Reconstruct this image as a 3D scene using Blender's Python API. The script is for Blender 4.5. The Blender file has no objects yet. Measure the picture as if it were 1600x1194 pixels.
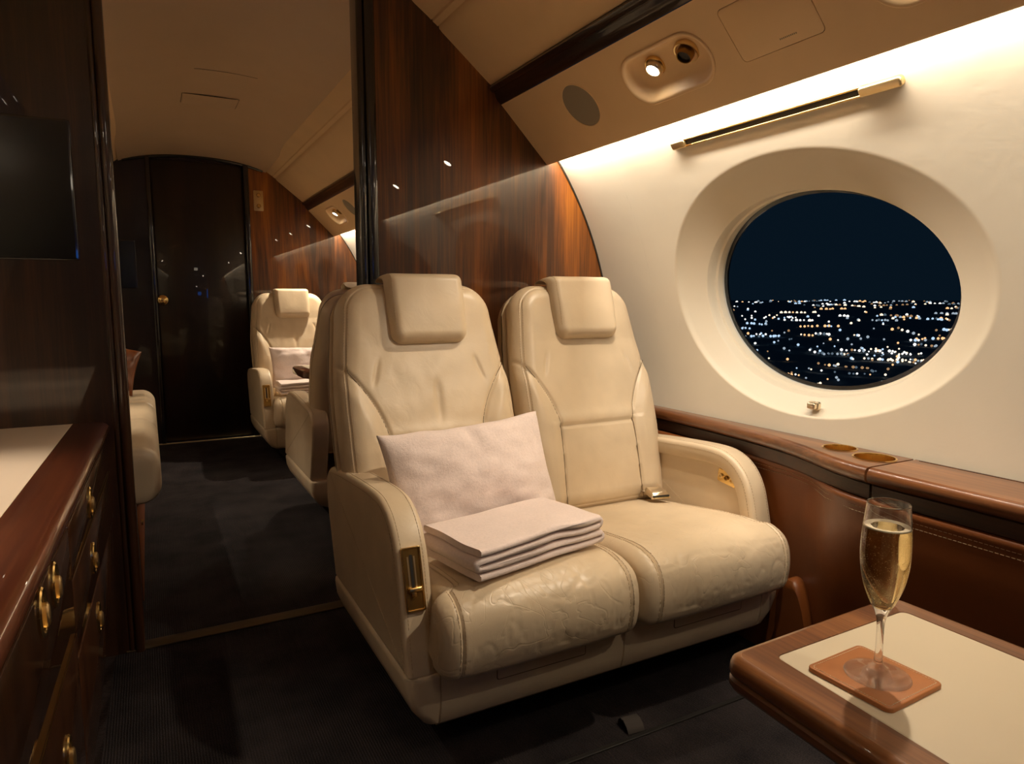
import bpy, bmesh, math, random
from mathutils import Vector, Matrix, noise
from mathutils.geometry import tessellate_polygon
R = random.Random(11)
SC = bpy.context.scene
COL = SC.collection
rad = math.radians
PI = math.pi

# ------------------------------------------------------------------ materials
def newmat(name):
    m = bpy.data.materials.new(name); m.use_nodes = True
    nt = m.node_tree; b = nt.nodes['Principled BSDF']
    return m, nt, b
def N(nt, t, **kw):
    n = nt.nodes.new(t)
    for k, v in kw.items(): setattr(n, k, v)
    return n
def coords(nt, scale=(1, 1, 1), kind='Object'):
    tc = N(nt, 'ShaderNodeTexCoord'); mp = N(nt, 'ShaderNodeMapping')
    mp.inputs['Scale'].default_value = scale
    nt.links.new(tc.outputs[kind], mp.inputs['Vector'])
    return mp.outputs['Vector']
def noise_tex(nt, vec, scale, detail=4, rough=.55, dist=0):
    n = N(nt, 'ShaderNodeTexNoise')
    n.inputs['Scale'].default_value = scale; n.inputs['Detail'].default_value = detail
    n.inputs['Roughness'].default_value = rough; n.inputs['Distortion'].default_value = dist
    nt.links.new(vec, n.inputs['Vector'])
    return n.outputs['Fac']
def ramp(nt, fac, stops):
    r = N(nt, 'ShaderNodeValToRGB'); e = r.color_ramp.elements
    while len(e) < len(stops): e.new(.5)
    for i, (p, c) in enumerate(stops):
        e[i].position = p; e[i].color = (*c, 1)
    nt.links.new(fac, r.inputs['Fac'])
    return r.outputs['Color']
def bump(nt, b, fac, strength, dist, prev=None):
    n = N(nt, 'ShaderNodeBump'); n.inputs['Strength'].default_value = strength
    n.inputs['Distance'].default_value = dist
    nt.links.new(fac, n.inputs['Height'])
    if prev: nt.links.new(prev, n.inputs['Normal'])
    nt.links.new(n.outputs['Normal'], b.inputs['Normal'])
    return n.outputs['Normal']
def plain(name, col, rough=.5, metal=0, coat=0, coat_rough=.05, spec=.5):
    m, nt, b = newmat(name)
    b.inputs['Base Color'].default_value = (*col, 1)
    b.inputs['Roughness'].default_value = rough; b.inputs['Metallic'].default_value = metal
    b.inputs['Coat Weight'].default_value = coat; b.inputs['Coat Roughness'].default_value = coat_rough
    b.inputs['Specular IOR Level'].default_value = spec
    return m
def wood(name, grain, stops, fine=1.0, coat=1.0, rough=.35, coat_ior=1.5):
    # grain: axis along which the figure runs
    m, nt, b = newmat(name)
    sc = [17 * fine] * 3; sc['xyz'.index(grain)] = 1.1
    v = coords(nt, sc)
    f1 = noise_tex(nt, v, 1.0, 5, .6, .9)
    sc2 = [160 * fine] * 3; sc2['xyz'.index(grain)] = 4
    f2 = noise_tex(nt, coords(nt, sc2), 1.0, 3, .6, .2)
    sc3 = [4.5 * fine] * 3; sc3['xyz'.index(grain)] = .5
    f3 = noise_tex(nt, coords(nt, sc3), 1.0, 3, .5, .6)
    mx = N(nt, 'ShaderNodeMix'); mx.data_type = 'FLOAT'; mx.inputs[0].default_value = .32
    nt.links.new(f1, mx.inputs[2]); nt.links.new(f2, mx.inputs[3])
    mx2 = N(nt, 'ShaderNodeMix'); mx2.data_type = 'FLOAT'; mx2.inputs[0].default_value = .46
    nt.links.new(mx.outputs[0], mx2.inputs[2]); nt.links.new(f3, mx2.inputs[3])
    nt.links.new(ramp(nt, mx2.outputs[0], stops), b.inputs['Base Color'])
    b.inputs['Roughness'].default_value = rough
    b.inputs['Coat Weight'].default_value = coat; b.inputs['Coat Roughness'].default_value = .015
    b.inputs['Coat IOR'].default_value = coat_ior
    return m
def leather(name, col, rough=.42, grain=520, gs=.12, crease=.25, dist=.004, var=.07):
    m, nt, b = newmat(name)
    v = coords(nt)
    f = noise_tex(nt, v, 5, 3)
    lo = tuple(c * (1 - var) for c in col); hi = tuple(min(1, c * (1 + var)) for c in col)
    nt.links.new(ramp(nt, f, [(.35, lo), (.65, hi)]), b.inputs['Base Color'])
    b.inputs['Roughness'].default_value = rough
    g = noise_tex(nt, v, grain, 2)
    n1 = bump(nt, b, g, gs, .0006)
    c = noise_tex(nt, coords(nt, (1, 1, 1)), 22, 5, .55, .8)
    bump(nt, b, c, crease, dist, n1)
    return m

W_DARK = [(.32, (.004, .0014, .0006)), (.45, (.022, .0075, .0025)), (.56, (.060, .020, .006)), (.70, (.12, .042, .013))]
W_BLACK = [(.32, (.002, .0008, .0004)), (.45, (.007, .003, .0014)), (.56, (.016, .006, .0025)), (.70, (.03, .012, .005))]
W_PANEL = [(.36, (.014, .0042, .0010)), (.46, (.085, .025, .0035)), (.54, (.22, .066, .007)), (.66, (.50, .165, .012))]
W_MID = [(.36, (.035, .010, .003)), (.46, (.12, .040, .012)), (.54, (.21, .078, .024)), (.66, (.36, .150, .050))]
W_RED = [(.30, (.030, .007, .003)), (.46, (.085, .020, .007)), (.58, (.15, .040, .013)), (.74, (.22, .065, .022))]
M = {}
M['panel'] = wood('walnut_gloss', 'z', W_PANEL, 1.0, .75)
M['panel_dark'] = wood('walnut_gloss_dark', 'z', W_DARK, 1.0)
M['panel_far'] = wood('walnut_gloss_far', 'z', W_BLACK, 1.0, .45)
M['wood_y'] = wood('walnut_rim_y', 'y', W_MID, 1.5, .5)
M['wood_x'] = wood('walnut_rim_x', 'x', W_MID, 1.3)
M['wood_red'] = wood('rosewood_rim', 'y', W_RED, 1.2)
M['fascia'] = wood('walnut_fascia', 'y', W_DARK, 1.2, .15, .5)
M['black'] = plain('black_gloss', (.006, .005, .005), .25, 0, 1)
M['ebony'] = wood('dark_gloss_rail', 'y', [(.3, (.006, .003, .002)), (.6, (.018, .007, .004)), (.75, (.04, .014, .008))], 1.2)
M['cream'] = leather('cream_leather', (.64, .515, .355), .40, 520, .10, .22, .004)
def worn(m):
    # fine creases as on a sat-on cushion
    nt = m.node_tree; b = nt.nodes['Principled BSDF']; prev = b.inputs['Normal'].links[0].from_socket
    for sc, st, off in (((5, 9, 7), .20, 0), ((8, 4, 6), .16, 3.7)):
        v = coords(nt, sc); add = N(nt, 'ShaderNodeVectorMath'); add.inputs[1].default_value = (off, off, off); nt.links.new(v, add.inputs[0])
        f = noise_tex(nt, add.outputs[0], 1.0, 2.5, .5, .9)
        s1 = N(nt, 'ShaderNodeMath', operation='SUBTRACT'); s1.inputs[1].default_value = .5; nt.links.new(f, s1.inputs[0])
        s2 = N(nt, 'ShaderNodeMath', operation='ABSOLUTE'); nt.links.new(s1.outputs[0], s2.inputs[0])
        s3 = N(nt, 'ShaderNodeMapRange'); s3.inputs['From Max'].default_value = .008; nt.links.new(s2.outputs[0], s3.inputs['Value'])
        prev = bump(nt, b, s3.outputs[0], st, .0022, prev)
    return m
M['cream_worn'] = worn(leather('cream_leather_worn', (.64, .515, .355), .36, 520, .10, .16, .003))
M['cream_dark'] = leather('cream_leather_shell', (.54, .425, .28), .45)
M['thread'] = plain('stitch_thread', (.42, .31, .19), .8)
M['seam'] = plain('seam_shadow', (.13, .09, .05), .8)
M['wall'] = leather('wall_ultraleather', (.76, .69, .55), .62, 160, .07, .085, .006, .02)
M['dish'] = leather('window_reveal', (.76, .68, .53), .5, 300, .04, .05, .003, .01)
M['panelcream'] = leather('headliner_panel', (.80, .56, .31), .55, 600, .05, .04, .002, .02)
M['ceil'] = leather('headliner', (.64, .45, .28), .42, 700, .04, .02, .002, .02)
M['tan'] = leather('tan_leather', (.19, .056, .012), .38, 420, .12, .15, .004, .10)
M['coaster'] = leather('cognac_leather', (.42, .155, .045), .40, 500, .12, .12, .002, .12)
M['stitch_light'] = plain('pale_thread', (.75, .60, .42), .8)
M['gold'] = plain('brushed_brass', (.80, .56, .22), .22, 1)
M['gold_soft'] = plain('satin_brass', (.78, .60, .32), .34, 1)
M['gold_dark'] = plain('shaded_brass', (.34, .20, .055), .34, 1)
M['white_gold'] = plain('pale_buckle', (.72, .60, .42), .28, .85)
M['slot'] = plain('dark_slot', (.01, .008, .006), .6)
M['speaker'] = plain('speaker_cloth', (.30, .25, .18), .85)
M['tabletop'] = leather('table_inlay', (.66, .57, .42), .45, 600, .05, .02, .001, .015)
M['counter'] = plain('counter_top', (.82, .68, .55), .35)
M['screen'] = plain('screen_glass', (.0015, .0035, .005), .2, 0, .7, .2)
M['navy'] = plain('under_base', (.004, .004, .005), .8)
M['wool'] = None
def wool(name, col):
    m, nt, b = newmat(name)
    v = coords(nt)
    f = noise_tex(nt, v, 170, 4, .75)
    f2 = noise_tex(nt, v, 9, 3)
    mx = N(nt, 'ShaderNodeMix'); mx.data_type = 'FLOAT'; mx.inputs[0].default_value = .4
    nt.links.new(f, mx.inputs[2]); nt.links.new(f2, mx.inputs[3])
    nt.links.new(ramp(nt, mx.outputs[0], [(.36, tuple(c * .88 for c in col)), (.58, col)]), b.inputs['Base Color'])
    b.inputs['Roughness'].default_value = .9
    b.inputs['Sheen Weight'].default_value = .35; b.inputs['Sheen Roughness'].default_value = .5
    b.inputs['Specular IOR Level'].default_value = .15
    n1 = bump(nt, b, f, .6, .002)
    bump(nt, b, noise_tex(nt, v, 28, 3), .25, .004, n1)
    return m
M['wool'] = wool('blush_wool', (.87, .735, .69))
def carpet():
    m, nt, b = newmat('carpet_navy')
    v = coords(nt)
    f = noise_tex(nt, v, 420, 3, .7)
    f2 = noise_tex(nt, v, 6, 3)
    mx = N(nt, 'ShaderNodeMix'); mx.data_type = 'FLOAT'; mx.inputs[0].default_value = .3
    nt.links.new(f, mx.inputs[2]); nt.links.new(f2, mx.inputs[3])
    nt.links.new(ramp(nt, mx.outputs[0], [(.38, (.0035, .0032, .0048)), (.64, (.052, .042, .042))]), b.inputs['Base Color'])
    b.inputs['Roughness'].default_value = .95; b.inputs['Specular IOR Level'].default_value = .1
    w = N(nt, 'ShaderNodeTexWave'); w.wave_type = 'BANDS'; w.bands_direction = 'X'
    w.inputs['Scale'].default_value = 55; w.inputs['Distortion'].default_value = 1.5
    nt.links.new(coords(nt, (1, .25, 1)), w.inputs['Vector'])
    n1 = bump(nt, b, w.outputs['Fac'], .5, .003)
    bump(nt, b, f, .6, .002, n1)
    return m
M['carpet'] = carpet()
def emis(name, col, strength, sample=True):
    m, nt, b = newmat(name)
    b.inputs['Base Color'].default_value = (0, 0, 0, 1)
    b.inputs['Emission Color'].default_value = (*col, 1); b.inputs['Emission Strength'].default_value = strength
    if not sample: m.cycles.emission_sampling = 'NONE'
    return m
M['bulb'] = emis('lamp_lens', (1, .86, .66), 55)
M['blue'] = emis('display_blue', (.03, .22, 1), 4)
M['dot'] = emis('indicator_lamp', (1, .85, .7), 60, False)
def glass(name, col=(1, 1, 1), ior=1.45):
    m, nt, b = newmat(name)
    b.inputs['Base Color'].default_value = (*col, 1); b.inputs['Roughness'].default_value = 0
    b.inputs['IOR'].default_value = ior; b.inputs['Transmission Weight'].default_value = 1
    return m
def thin_glass(name, col, ior, k):
    # clear glass that lets part of the light straight through, as thin walls do
    m = glass(name, col, ior); nt = m.node_tree; b = nt.nodes['Principled BSDF']; o = nt.nodes['Material Output']
    t = N(nt, 'ShaderNodeBsdfTransparent'); t.inputs['Color'].default_value = (*col, 1); x = N(nt, 'ShaderNodeMixShader'); x.inputs[0].default_value = k
    nt.links.new(b.outputs[0], x.inputs[1]); nt.links.new(t.outputs[0], x.inputs[2]); nt.links.new(x.outputs[0], o.inputs['Surface'])
    return m
M['glass'] = thin_glass('clear_glass', (1, 1, 1), 1.45, .08)
M['foot'] = thin_glass('clear_glass_foot', (1, 1, 1), 1.45, .5)
M['wine'] = thin_glass('champagne', (1, .83, .44), 1.33, .02)
M['bubble'] = plain('bubble', (.95, .82, .5), .15, 0, 0)
M['foam'] = plain('foam', (.85, .75, .55), .5)
def pane():
    m = bpy.data.materials.new('window_pane'); m.use_nodes = True
    nt = m.node_tree; nt.nodes.clear()
    o = N(nt, 'ShaderNodeOutputMaterial'); t = N(nt, 'ShaderNodeBsdfTransparent')
    t.inputs['Color'].default_value = (.88, .93, 1, 1)      # faint blue tint of the dark window glass
    nt.links.new(t.outputs[0], o.inputs[0])
    return m
M['pane'] = pane()

# ------------------------------------------------------------------ mesh helpers
class MB:
    def __init__(s): s.v = []; s.f = []; s.mi = []
    def add(s, vs, fs, mi=0):
        b = len(s.v); s.v += [tuple(p) for p in vs]
        s.f += [tuple(b + i for i in f) for f in fs]; s.mi += [mi] * len(fs)
        return s
    def grid(s, rows, cu=False, cv=False, mi=0, flip=False):
        n, m = len(rows), len(rows[0]); vs = [p for r in rows for p in r]; fs = []
        for i in range(n if cv else n - 1):
            for j in range(m if cu else m - 1):
                a, b_, c, d = i * m + j, i * m + (j + 1) % m, ((i + 1) % n) * m + (j + 1) % m, ((i + 1) % n) * m + j
                fs.append((a, d, c, b_) if flip else (a, b_, c, d))
        return s.add(vs, fs, mi)
    def rings(s, rings, mi=0, cap0=True, cap1=True):
        m = len(rings[0]); vs = [p for r in rings for p in r]; fs = []
        for i in range(len(rings) - 1):
            for j in range(m):
                fs.append((i * m + j, i * m + (j + 1) % m, (i + 1) * m + (j + 1) % m, (i + 1) * m + j))
        if cap0: fs.append(tuple(range(m))[::-1])
        if cap1: fs.append(tuple((len(rings) - 1) * m + j for j in range(m)))
        return s.add(vs, fs, mi)
    def box(s, lo, hi, mi=0, bev=0, seg=3):
        bm = bmesh.new(); bmesh.ops.create_cube(bm, size=1)
        for v in bm.verts: v.co = Vector([lo[i] + (v.co[i] + .5) * (hi[i] - lo[i]) for i in range(3)])
        if bev: bmesh.ops.bevel(bm, geom=bm.edges[:], offset=bev, segments=seg, affect='EDGES', profile=.5)
        return s.bm(bm, mi)
    def bm(s, bm, mi=0):
        bm.verts.index_update()
        s.add([v.co[:] for v in bm.verts], [[v.index for v in f.verts] for f in bm.faces], mi); bm.free(); return s
    def tube(s, pts, r, n=8, mi=0):
        rings = []
        for i, p in enumerate(pts):
            a = Vector(pts[max(0, i - 1)]); b = Vector(pts[min(len(pts) - 1, i + 1)]); t = (b - a).normalized()
            u = t.cross(Vector((0, 0, 1)));  u = u if u.length > .05 else t.cross(Vector((0, 1, 0)))
            u.normalize(); w = t.cross(u)
            rr = r[i] if isinstance(r, (list, tuple)) else r
            rings.append([Vector(p) + u * rr * math.cos(2 * PI * k / n) + w * rr * math.sin(2 * PI * k / n) for k in range(n)])
        return s.rings(rings, mi)
    def lathe(s, prof, n=48, c=(0, 0, 0), mi=0):
        rings = [[(c[0] + r * math.cos(2 * PI * k / n), c[1] + r * math.sin(2 * PI * k / n), c[2] + z) for k in range(n)] for r, z in prof]
        return s.rings(rings, mi, True, True)
    def xf(s, mat):
        s.v = [tuple(mat @ Vector(p)) for p in s.v]; return s
    def build(s, name, mats, parent=None, smooth=True, ang=40, **props):
        me = bpy.data.meshes.new(name); me.from_pydata(s.v, [], s.f)
        if not isinstance(mats, (list, tuple)): mats = [mats]
        for m in mats: me.materials.append(m)
        me.polygons.foreach_set('material_index', s.mi)
        bm = bmesh.new(); bm.from_mesh(me); bmesh.ops.recalc_face_normals(bm, faces=bm.faces[:]); bm.to_mesh(me); bm.free()
        if smooth:
            me.shade_smooth(); me.set_sharp_from_angle(angle=rad(ang))
        o = bpy.data.objects.new(name, me); COL.objects.link(o)
        if parent: o.parent = parent
        for k, v in props.items(): o[k] = v
        return o
def thing(name, label, cat, loc=(0, 0, 0), rz=0, group=None):
    o = bpy.data.objects.new(name, None); COL.objects.link(o)
    o.location = loc; o.rotation_euler = (0, 0, rz); o.empty_display_size = .1
    o['label'] = label; o['category'] = cat
    if group: o['group'] = group
    return o
def tag(o, label, cat, group=None):
    o['label'] = label; o['category'] = cat
    if group: o['group'] = group
    return o
def copy_tree(o, parent=None):
    c = o.copy(); COL.objects.link(c)
    if parent: c.parent = parent
    for ch in list(o.children): copy_tree(ch, c)
    return c
def struct(mb, name, mats, **kw):
    return mb.build(name, mats, None, kind='structure', **kw)
def catmull(p, n=6, closed=False):
    out = []; L = len(p)
    for i in range(L if closed else L - 1):
        g = lambda k: p[k % L] if closed else p[max(0, min(L - 1, k))]
        a, b, c, d = g(i - 1), g(i), g(i + 1), g(i + 2)
        for k in range(n):
            t = k / n
            out.append(tuple(.5 * (2 * b[q] + (c[q] - a[q]) * t + (2 * a[q] - 5 * b[q] + 4 * c[q] - d[q]) * t * t + (3 * b[q] - a[q] - 3 * c[q] + d[q]) * t ** 3) for q in range(len(b))))
    if not closed: out.append(tuple(p[-1]))
    return out
def smooth01(t):
    t = max(0, min(1, t)); return t * t * (3 - 2 * t)
def rrect(w, h, r, n=6, cx=0, cy=0):
    pts = []
    for qx, qy, a0 in ((1, 1, 0), (-1, 1, 90), (-1, -1, 180), (1, -1, 270)):
        for k in range(n + 1):
            a = rad(a0 + 90 * k / n)
            pts.append((cx + qx * (w / 2 - r) + r * math.cos(a), cy + qy * (h / 2 - r) + r * math.sin(a)))
    return pts
def inset(poly, d):
    # shrink a closed counter-clockwise 2D outline by d along its normals
    n = len(poly); out = []
    for i in range(n):
        a, b, c = poly[i - 1], poly[i], poly[(i + 1) % n]
        e1 = Vector((b[0] - a[0], b[1] - a[1])); e2 = Vector((c[0] - b[0], c[1] - b[1]))
        if e1.length < 1e-9: e1 = e2
        if e2.length < 1e-9: e2 = e1
        e1.normalize(); e2.normalize()
        nn = Vector((-e1.y - e2.y, e1.x + e2.x)); L = nn.length
        nn = nn / L if L > 1e-6 else Vector((-e1.y, e1.x))
        k = max(.5, nn.dot(Vector((-e1.y, e1.x))))
        out.append((b[0] + nn.x * d / k, b[1] + nn.y * d / k))
    return out
def area(p): return sum(p[i - 1][0] * p[i][1] - p[i][0] * p[i - 1][1] for i in range(len(p))) / 2
def ccw(p): return p if area(p) > 0 else p[::-1]
def plate(poly, t0, t1, frame, bev=0, seg=3, mb=None, mi=0):
    # outline in (u,v) raised from n=t0 to n=t1 in a local frame (origin,u,v,n)
    mb = mb or MB(); o, u, v, n = frame; poly = ccw(poly)
    P = lambda q, d: o + u * q[0] + v * q[1] + n * d
    rings = [[P(q, t0) for q in poly]]
    if bev:
        for k in range(seg + 1):
            a = rad(90 * k / seg)
            pp = inset(poly, bev * (1 - math.cos(a)))
            rings.append([P(q, t1 - bev + bev * math.sin(a)) for q in pp])
    else: rings.append([P(q, t1) for q in poly])
    return mb.rings(rings, mi)
def holed(outer, holes, frame, mb, mi=0, d=0):
    o, u, v, n = frame
    loops = [[Vector((p[0], p[1], 0)) for p in outer]] + [[Vector((p[0], p[1], 0)) for p in h] for h in holes]
    flat = [p for l in loops for p in l]
    tris = tessellate_polygon(loops)
    return mb.add([o + u * p.x + v * p.y + n * d for p in flat], [t for t in tris], mi)
def stitches(mb, pts, mi, step=.0075, ln=.0048, r=.0007, lift=None):
    # short thread stitches along a 3D polyline
    pts = [Vector(p) for p in pts]; acc = 0
    for a, b in zip(pts, pts[1:]):
        d = b - a; L = d.length
        if L < 1e-6: continue
        t = d / L; x = step - acc
        while x + ln < L + step:
            p = a + t * min(x, L - 1e-4)
            q = p + t * ln
            mb.tube([p, (p + q) / 2 + (Vector(lift) * r if lift else Vector((0, 0, 0))), q], r, 5, mi)
            x += step
        acc = max(0, L - (x - step))
V = Vector

# ------------------------------------------------------------------ camera
CAMH = .95
cam = bpy.data.cameras.new('camera'); camo = bpy.data.objects.new('camera', cam); COL.objects.link(camo)
cam.sensor_width = 36; cam.lens = 24.0; cam.clip_end = 200000; cam.clip_start = .01
camo.location = (0, 0, CAMH)
camo.rotation_euler = (rad(90 - 6.895), 0, rad(-28.03))
SC.camera = camo

# ------------------------------------------------------------------ cabin shell
XC, ZC, RW = .33, .72, 1.16
YN, YB, YF = -1.40, 2.03, 5.00           # wall behind the camera, mid bulkhead, far bulkhead
def cyl(th, y, r=RW, side=1):
    return V((XC + side * r * math.cos(rad(th)), y, ZC + r * math.sin(rad(th))))
def wall_section(y0, y1, wins, side, name):
    # curved side lining; wins = window centre Ys; each window has its recessed oval reveal
    mb = MB(); T0, T1 = -9.0, 37.3
    edges = [y0]
    for w in wins: edges += [max(edges[-1], w - .57), min(y1, w + .57)]
    edges.append(y1)
    def plainstrip(a, b):
        if b - a < .004: return
        mb.grid([[cyl(T0 + (T1 - T0) * j / 24, y, RW, side) for j in range(25)] for y in (a, (a + b) / 2, b)], mi=0)
    for i, w in enumerate(wins):
        a, b = edges[1 + 2 * i], edges[2 + 2 * i]
        plainstrip(edges[2 * i], a)
        n = 120; oc, oa = (w - .008, 13.2), (.462, 16.9); ic, ia = (w, 11.6), (.3685, 12.75)
        q4 = n // 4; bd = []
        for (xa, ta), (xb, tb) in (((b, T0), (b, T1)), ((b, T1), (a, T1)), ((a, T1), (a, T0)), ((a, T0), (b, T0))):
            for k in range(q4): bd.append((xa + (xb - xa) * k / q4, ta + (tb - ta) * k / q4))
        rect = lambda k: bd[k]
        def ell(c, r, k):
            r0 = rect(k); ang = math.atan2((r0[1] - c[1]) / 24, (r0[0] - c[0]) / .57)
            return (c[0] + r[0] * math.cos(ang), c[1] + r[1] * math.sin(ang))
        rows = []
        for t in (1, .75, .5, .28, .1):
            rows.append([cyl((1 - t) * ell(oc, oa, k)[1] + t * rect(k)[1], (1 - t) * ell(oc, oa, k)[0] + t * rect(k)[0], RW, side) for k in range(n)])
        # dish from outer oval to inner opening; soft lip at the outer edge
        dish = []
        for t in (0, .04, .08, .13, .2, .3, .45, .6, .75, .88, .96, 1):
            dep = .045 * (t ** 1.0) * smooth01(t / .22) if t < .22 else .045 * t
            dish.append([cyl((1 - t) * ell(oc, oa, k)[1] + t * ell(ic, ia, k)[1], (1 - t) * ell(oc, oa, k)[0] + t * ell(ic, ia, k)[0], RW + dep, side) for k in range(n)])
        mb.grid(rows + [dish[0]], cu=True, mi=0)
        mb.grid(dish, cu=True, mi=1)
        window(w, side, n)
    plainstrip(edges[-2], edges[-1])
    # lower straight dado behind the ledge down to the floor
    p0 = cyl(T0, 0, RW, side)
    mb.grid([[V((p0.x, y, p0.z)), V((XC + side * 1.15, y, .5)), V((XC + side * 1.15, y, 0))] for y in (y0, y1)], mi=0)
    return struct(mb, name, [M['wall'], M['dish']], ang=60)
WCOUNT = [0]
def window(w, side, n):
    WCOUNT[0] += 1
    mb = MB(); rows = []
    def el(a, b, r, c=(w, 11.6)):
        return [cyl(c[1] + b * math.sin(2 * PI * k / n), c[0] + a * math.cos(2 * PI * k / n), r, side) for k in range(n)]
    rows = [el(.3685, 12.75, RW + .045), el(.3665, 12.65, RW + .049), el(.364, 12.5, RW + .060), el(.361, 12.35, RW + .072), el(.354, 12.1, RW + .075), el(.352, 12.0, RW + .085), el(.350, 11.9, RW + .105)]
    mb.grid(rows, cu=True)
    o = struct(mb, 'window_%d' % WCOUNT[0], M['dish'])
    # inner dust pane, slightly domed ring of dark gasket, then the outer pane
    g = MB(); g.grid([el(.351, 11.95, RW + .098), el(.338, 11.45, RW + .098), el(.338, 11.45, RW + .104)], cu=True)
    g.build('gasket', M['black'], o)
    p = MB(); pts = el(.3515, 11.98, RW + .092); m = 10; rws = []
    for i in range(m + 1):
        t = 1 - i / m
        rws.append([cyl(11.6 + t * 11.98 * math.sin(2 * PI * k / n), w + t * .3515 * math.cos(2 * PI * k / n), RW + .092, side) for k in range(n)] if i < m else [cyl(11.6, w, RW + .092, side)] * n)
    p.grid(rws[:-1], cu=True); p.add(rws[-2], [tuple(range(n))])
    p.build('pane', M['pane'], o)
WY = 1.20
wall_section(YN, YB + .01, [.02, WY], 1, 'wall_right')
wall_section(YB + .06, YF, [3.0, 4.15], 1, 'wall_rear_right')
wall_section(YN, YB + .01, [.02, WY], -1, 'wall_left')
wall_section(YB + .06, YF, [3.0, 4.15], -1, 'wall_rear_left')

# ceiling arch with a soft down-turned end at the far bulkhead
def ceiling(y0, y1, name, droop):
    mb = MB(); rows = []
    ys = [y0 + (y1 - y0) * i / 40 for i in range(41)]
    for y in ys:
        row = []
        for j in range(33):
            x = -.435 + .87 * j / 32
            z = 1.905 - .078 * (x / .42) ** 2 * (.55 + .45 * abs(x / .42))
            if droop:
                e = max(0, (y - (y1 - .95)) / .95)
                z -= .034 * smooth01(e) * max(.0, 1 - .55 * (x / .44) ** 2) + .012 * math.exp(-((y - (y1 - .62)) / .05) ** 2) * max(0, 1 - (x / .3) ** 2)
            row.append(V((XC + x, y, z)))
        rows.append(row)
    mb.grid(rows)
    # closed upper skin so that the headliner has thickness
    mb.grid([[V((XC + (-.47 + .94 * j / 8), y, 1.96 - .08 * ((-.47 + .94 * j / 8) / .44) ** 2)) for j in range(9)] for y in (y0, y1)])
    return struct(mb, name, M['ceil'], ang=50)
ceiling(YN, YB + .03, 'ceiling', False)
ceiling(YB + .03, YF, 'ceiling_rear', True)

# sloped upper panels (right and left), dark rail, valance with lamps
def prof_strip(pts, y0, y1, side, mb, mi=0, ny=2):
    rows = [[V((XC + side * (p[0] - XC), y0 + (y1 - y0) * i / (ny - 1), p[1])) for p in pts] for i in range(ny)]
    return mb.grid(rows, mi=mi)
UP = [(.750, 1.90), (.738, 1.850), (.738, 1.840), (.742, 1.832), (.752, 1.823), (.795, 1.7935), (.805, 1.7855), (.8075, 1.7905), (.810, 1.7815), (.818, 1.7765), (.826, 1.7705), (.8285, 1.7755), (.831, 1.7645), (.842, 1.754), (.90, 1.708), (.96, 1.660), (.998, 1.630), (1.004, 1.626), (1.012, 1.630), (1.03, 1.66)]
RAIL = [(1.02, 1.64), (1.004, 1.624), (1.000, 1.616), (1.003, 1.608), (1.010, 1.603), (1.016, 1.605), (1.019, 1.601), (1.022, 1.590), (1.030, 1.578), (1.040, 1.571), (1.06, 1.59)]
VA, VBt = V((1.042, 0, 1.570)), V((1.213, 0, 1.399))
def valance(y0, y1, side, name, pods, speakers, doors):
    o = V((XC + side * (VA.x - XC), 0, VA.z)); vdir = V((side * .70711, 0, -.70711)); n = V((-side * .70711, 0, -.70711)); u = V((0, 1, 0))
    L = (VBt - VA).length; fr = (o, u, vdir, n)
    mb = MB(); holes = []
    for p in pods: holes.append(rrect(.285, .128, .062, 12, p, .113))
    for s_ in speakers: holes.append([(s_ + .070 * math.cos(2 * PI * k / 40), .107 + .070 * math.sin(2 * PI * k / 40)) for k in range(40)])
    for d in doors: holes.append(rrect(.202, .126, .012, 5, d, .1045))
    e = 1e-4
    holed([(y0, 0), (y1, 0), (y1, L - .008), (y0, L - .008)], holes, fr, mb)
    for h in holes:      # returns of the cut-outs
        mb.grid([[fr[0] + u * q[0] + vdir * q[1] - n * d for q in h] for d in (0, .004)], cu=True)
    # rolled lower lip and its return up into the light cove
    lip = [(0, 0)]
    b = V((VBt.x, VBt.z)); s2 = .70711
    P = [b - V((s2, -s2)) * .008, b]
    c = b + V((s2, s2)) * .004
    for k in range(1, 9):
        a = rad(-135 + 145 * k / 8); P.append(c + V((math.cos(a), math.sin(a))) * .004)
    P += [V((1.2165, 1.4045)), V((1.2155, 1.413)), V((1.20, 1.44))]
    prof_strip([(p.x, p.y) for p in P], y0, y1, side, mb)
    ob = struct(mb, name, M['panelcream'], ang=35)
    return fr
TC = [0]
def trimname(): TC[0] += 1; return 'trim_%d' % TC[0]
for (y0, y1, side) in ((YN, YB, 1), (YB + .06, YF, 1), (YN, YB, -1), (YB + .06, YF, -1)):
    mb = MB(); prof_strip(UP, y0, y1, side, mb); struct(mb, trimname(), M['panelcream'], ang=35)
    mb = MB(); prof_strip(RAIL, y0, y1, side, mb); struct(mb, trimname(), M['ebony'], ang=35)
PODS_N, PODS_F = [1.33, .67, -.05], [4.53, 3.82, 3.1]
SPK_N, SPK_F = [1.685], [4.16]
DOOR_N = [1.018]
FR = {}
FR['R'] = valance(YN, YB, 1, trimname(), PODS_N, SPK_N, DOOR_N)
FR['RF'] = valance(YB + .06, YF, 1, trimname(), PODS_F, SPK_F, [])
FR['L'] = valance(YN, YB, -1, trimname(), [1.33, .67], [], [])
FR['LF'] = valance(YB + .06, YF, -1, trimname(), [3.82, 3.1], [], [])

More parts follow.
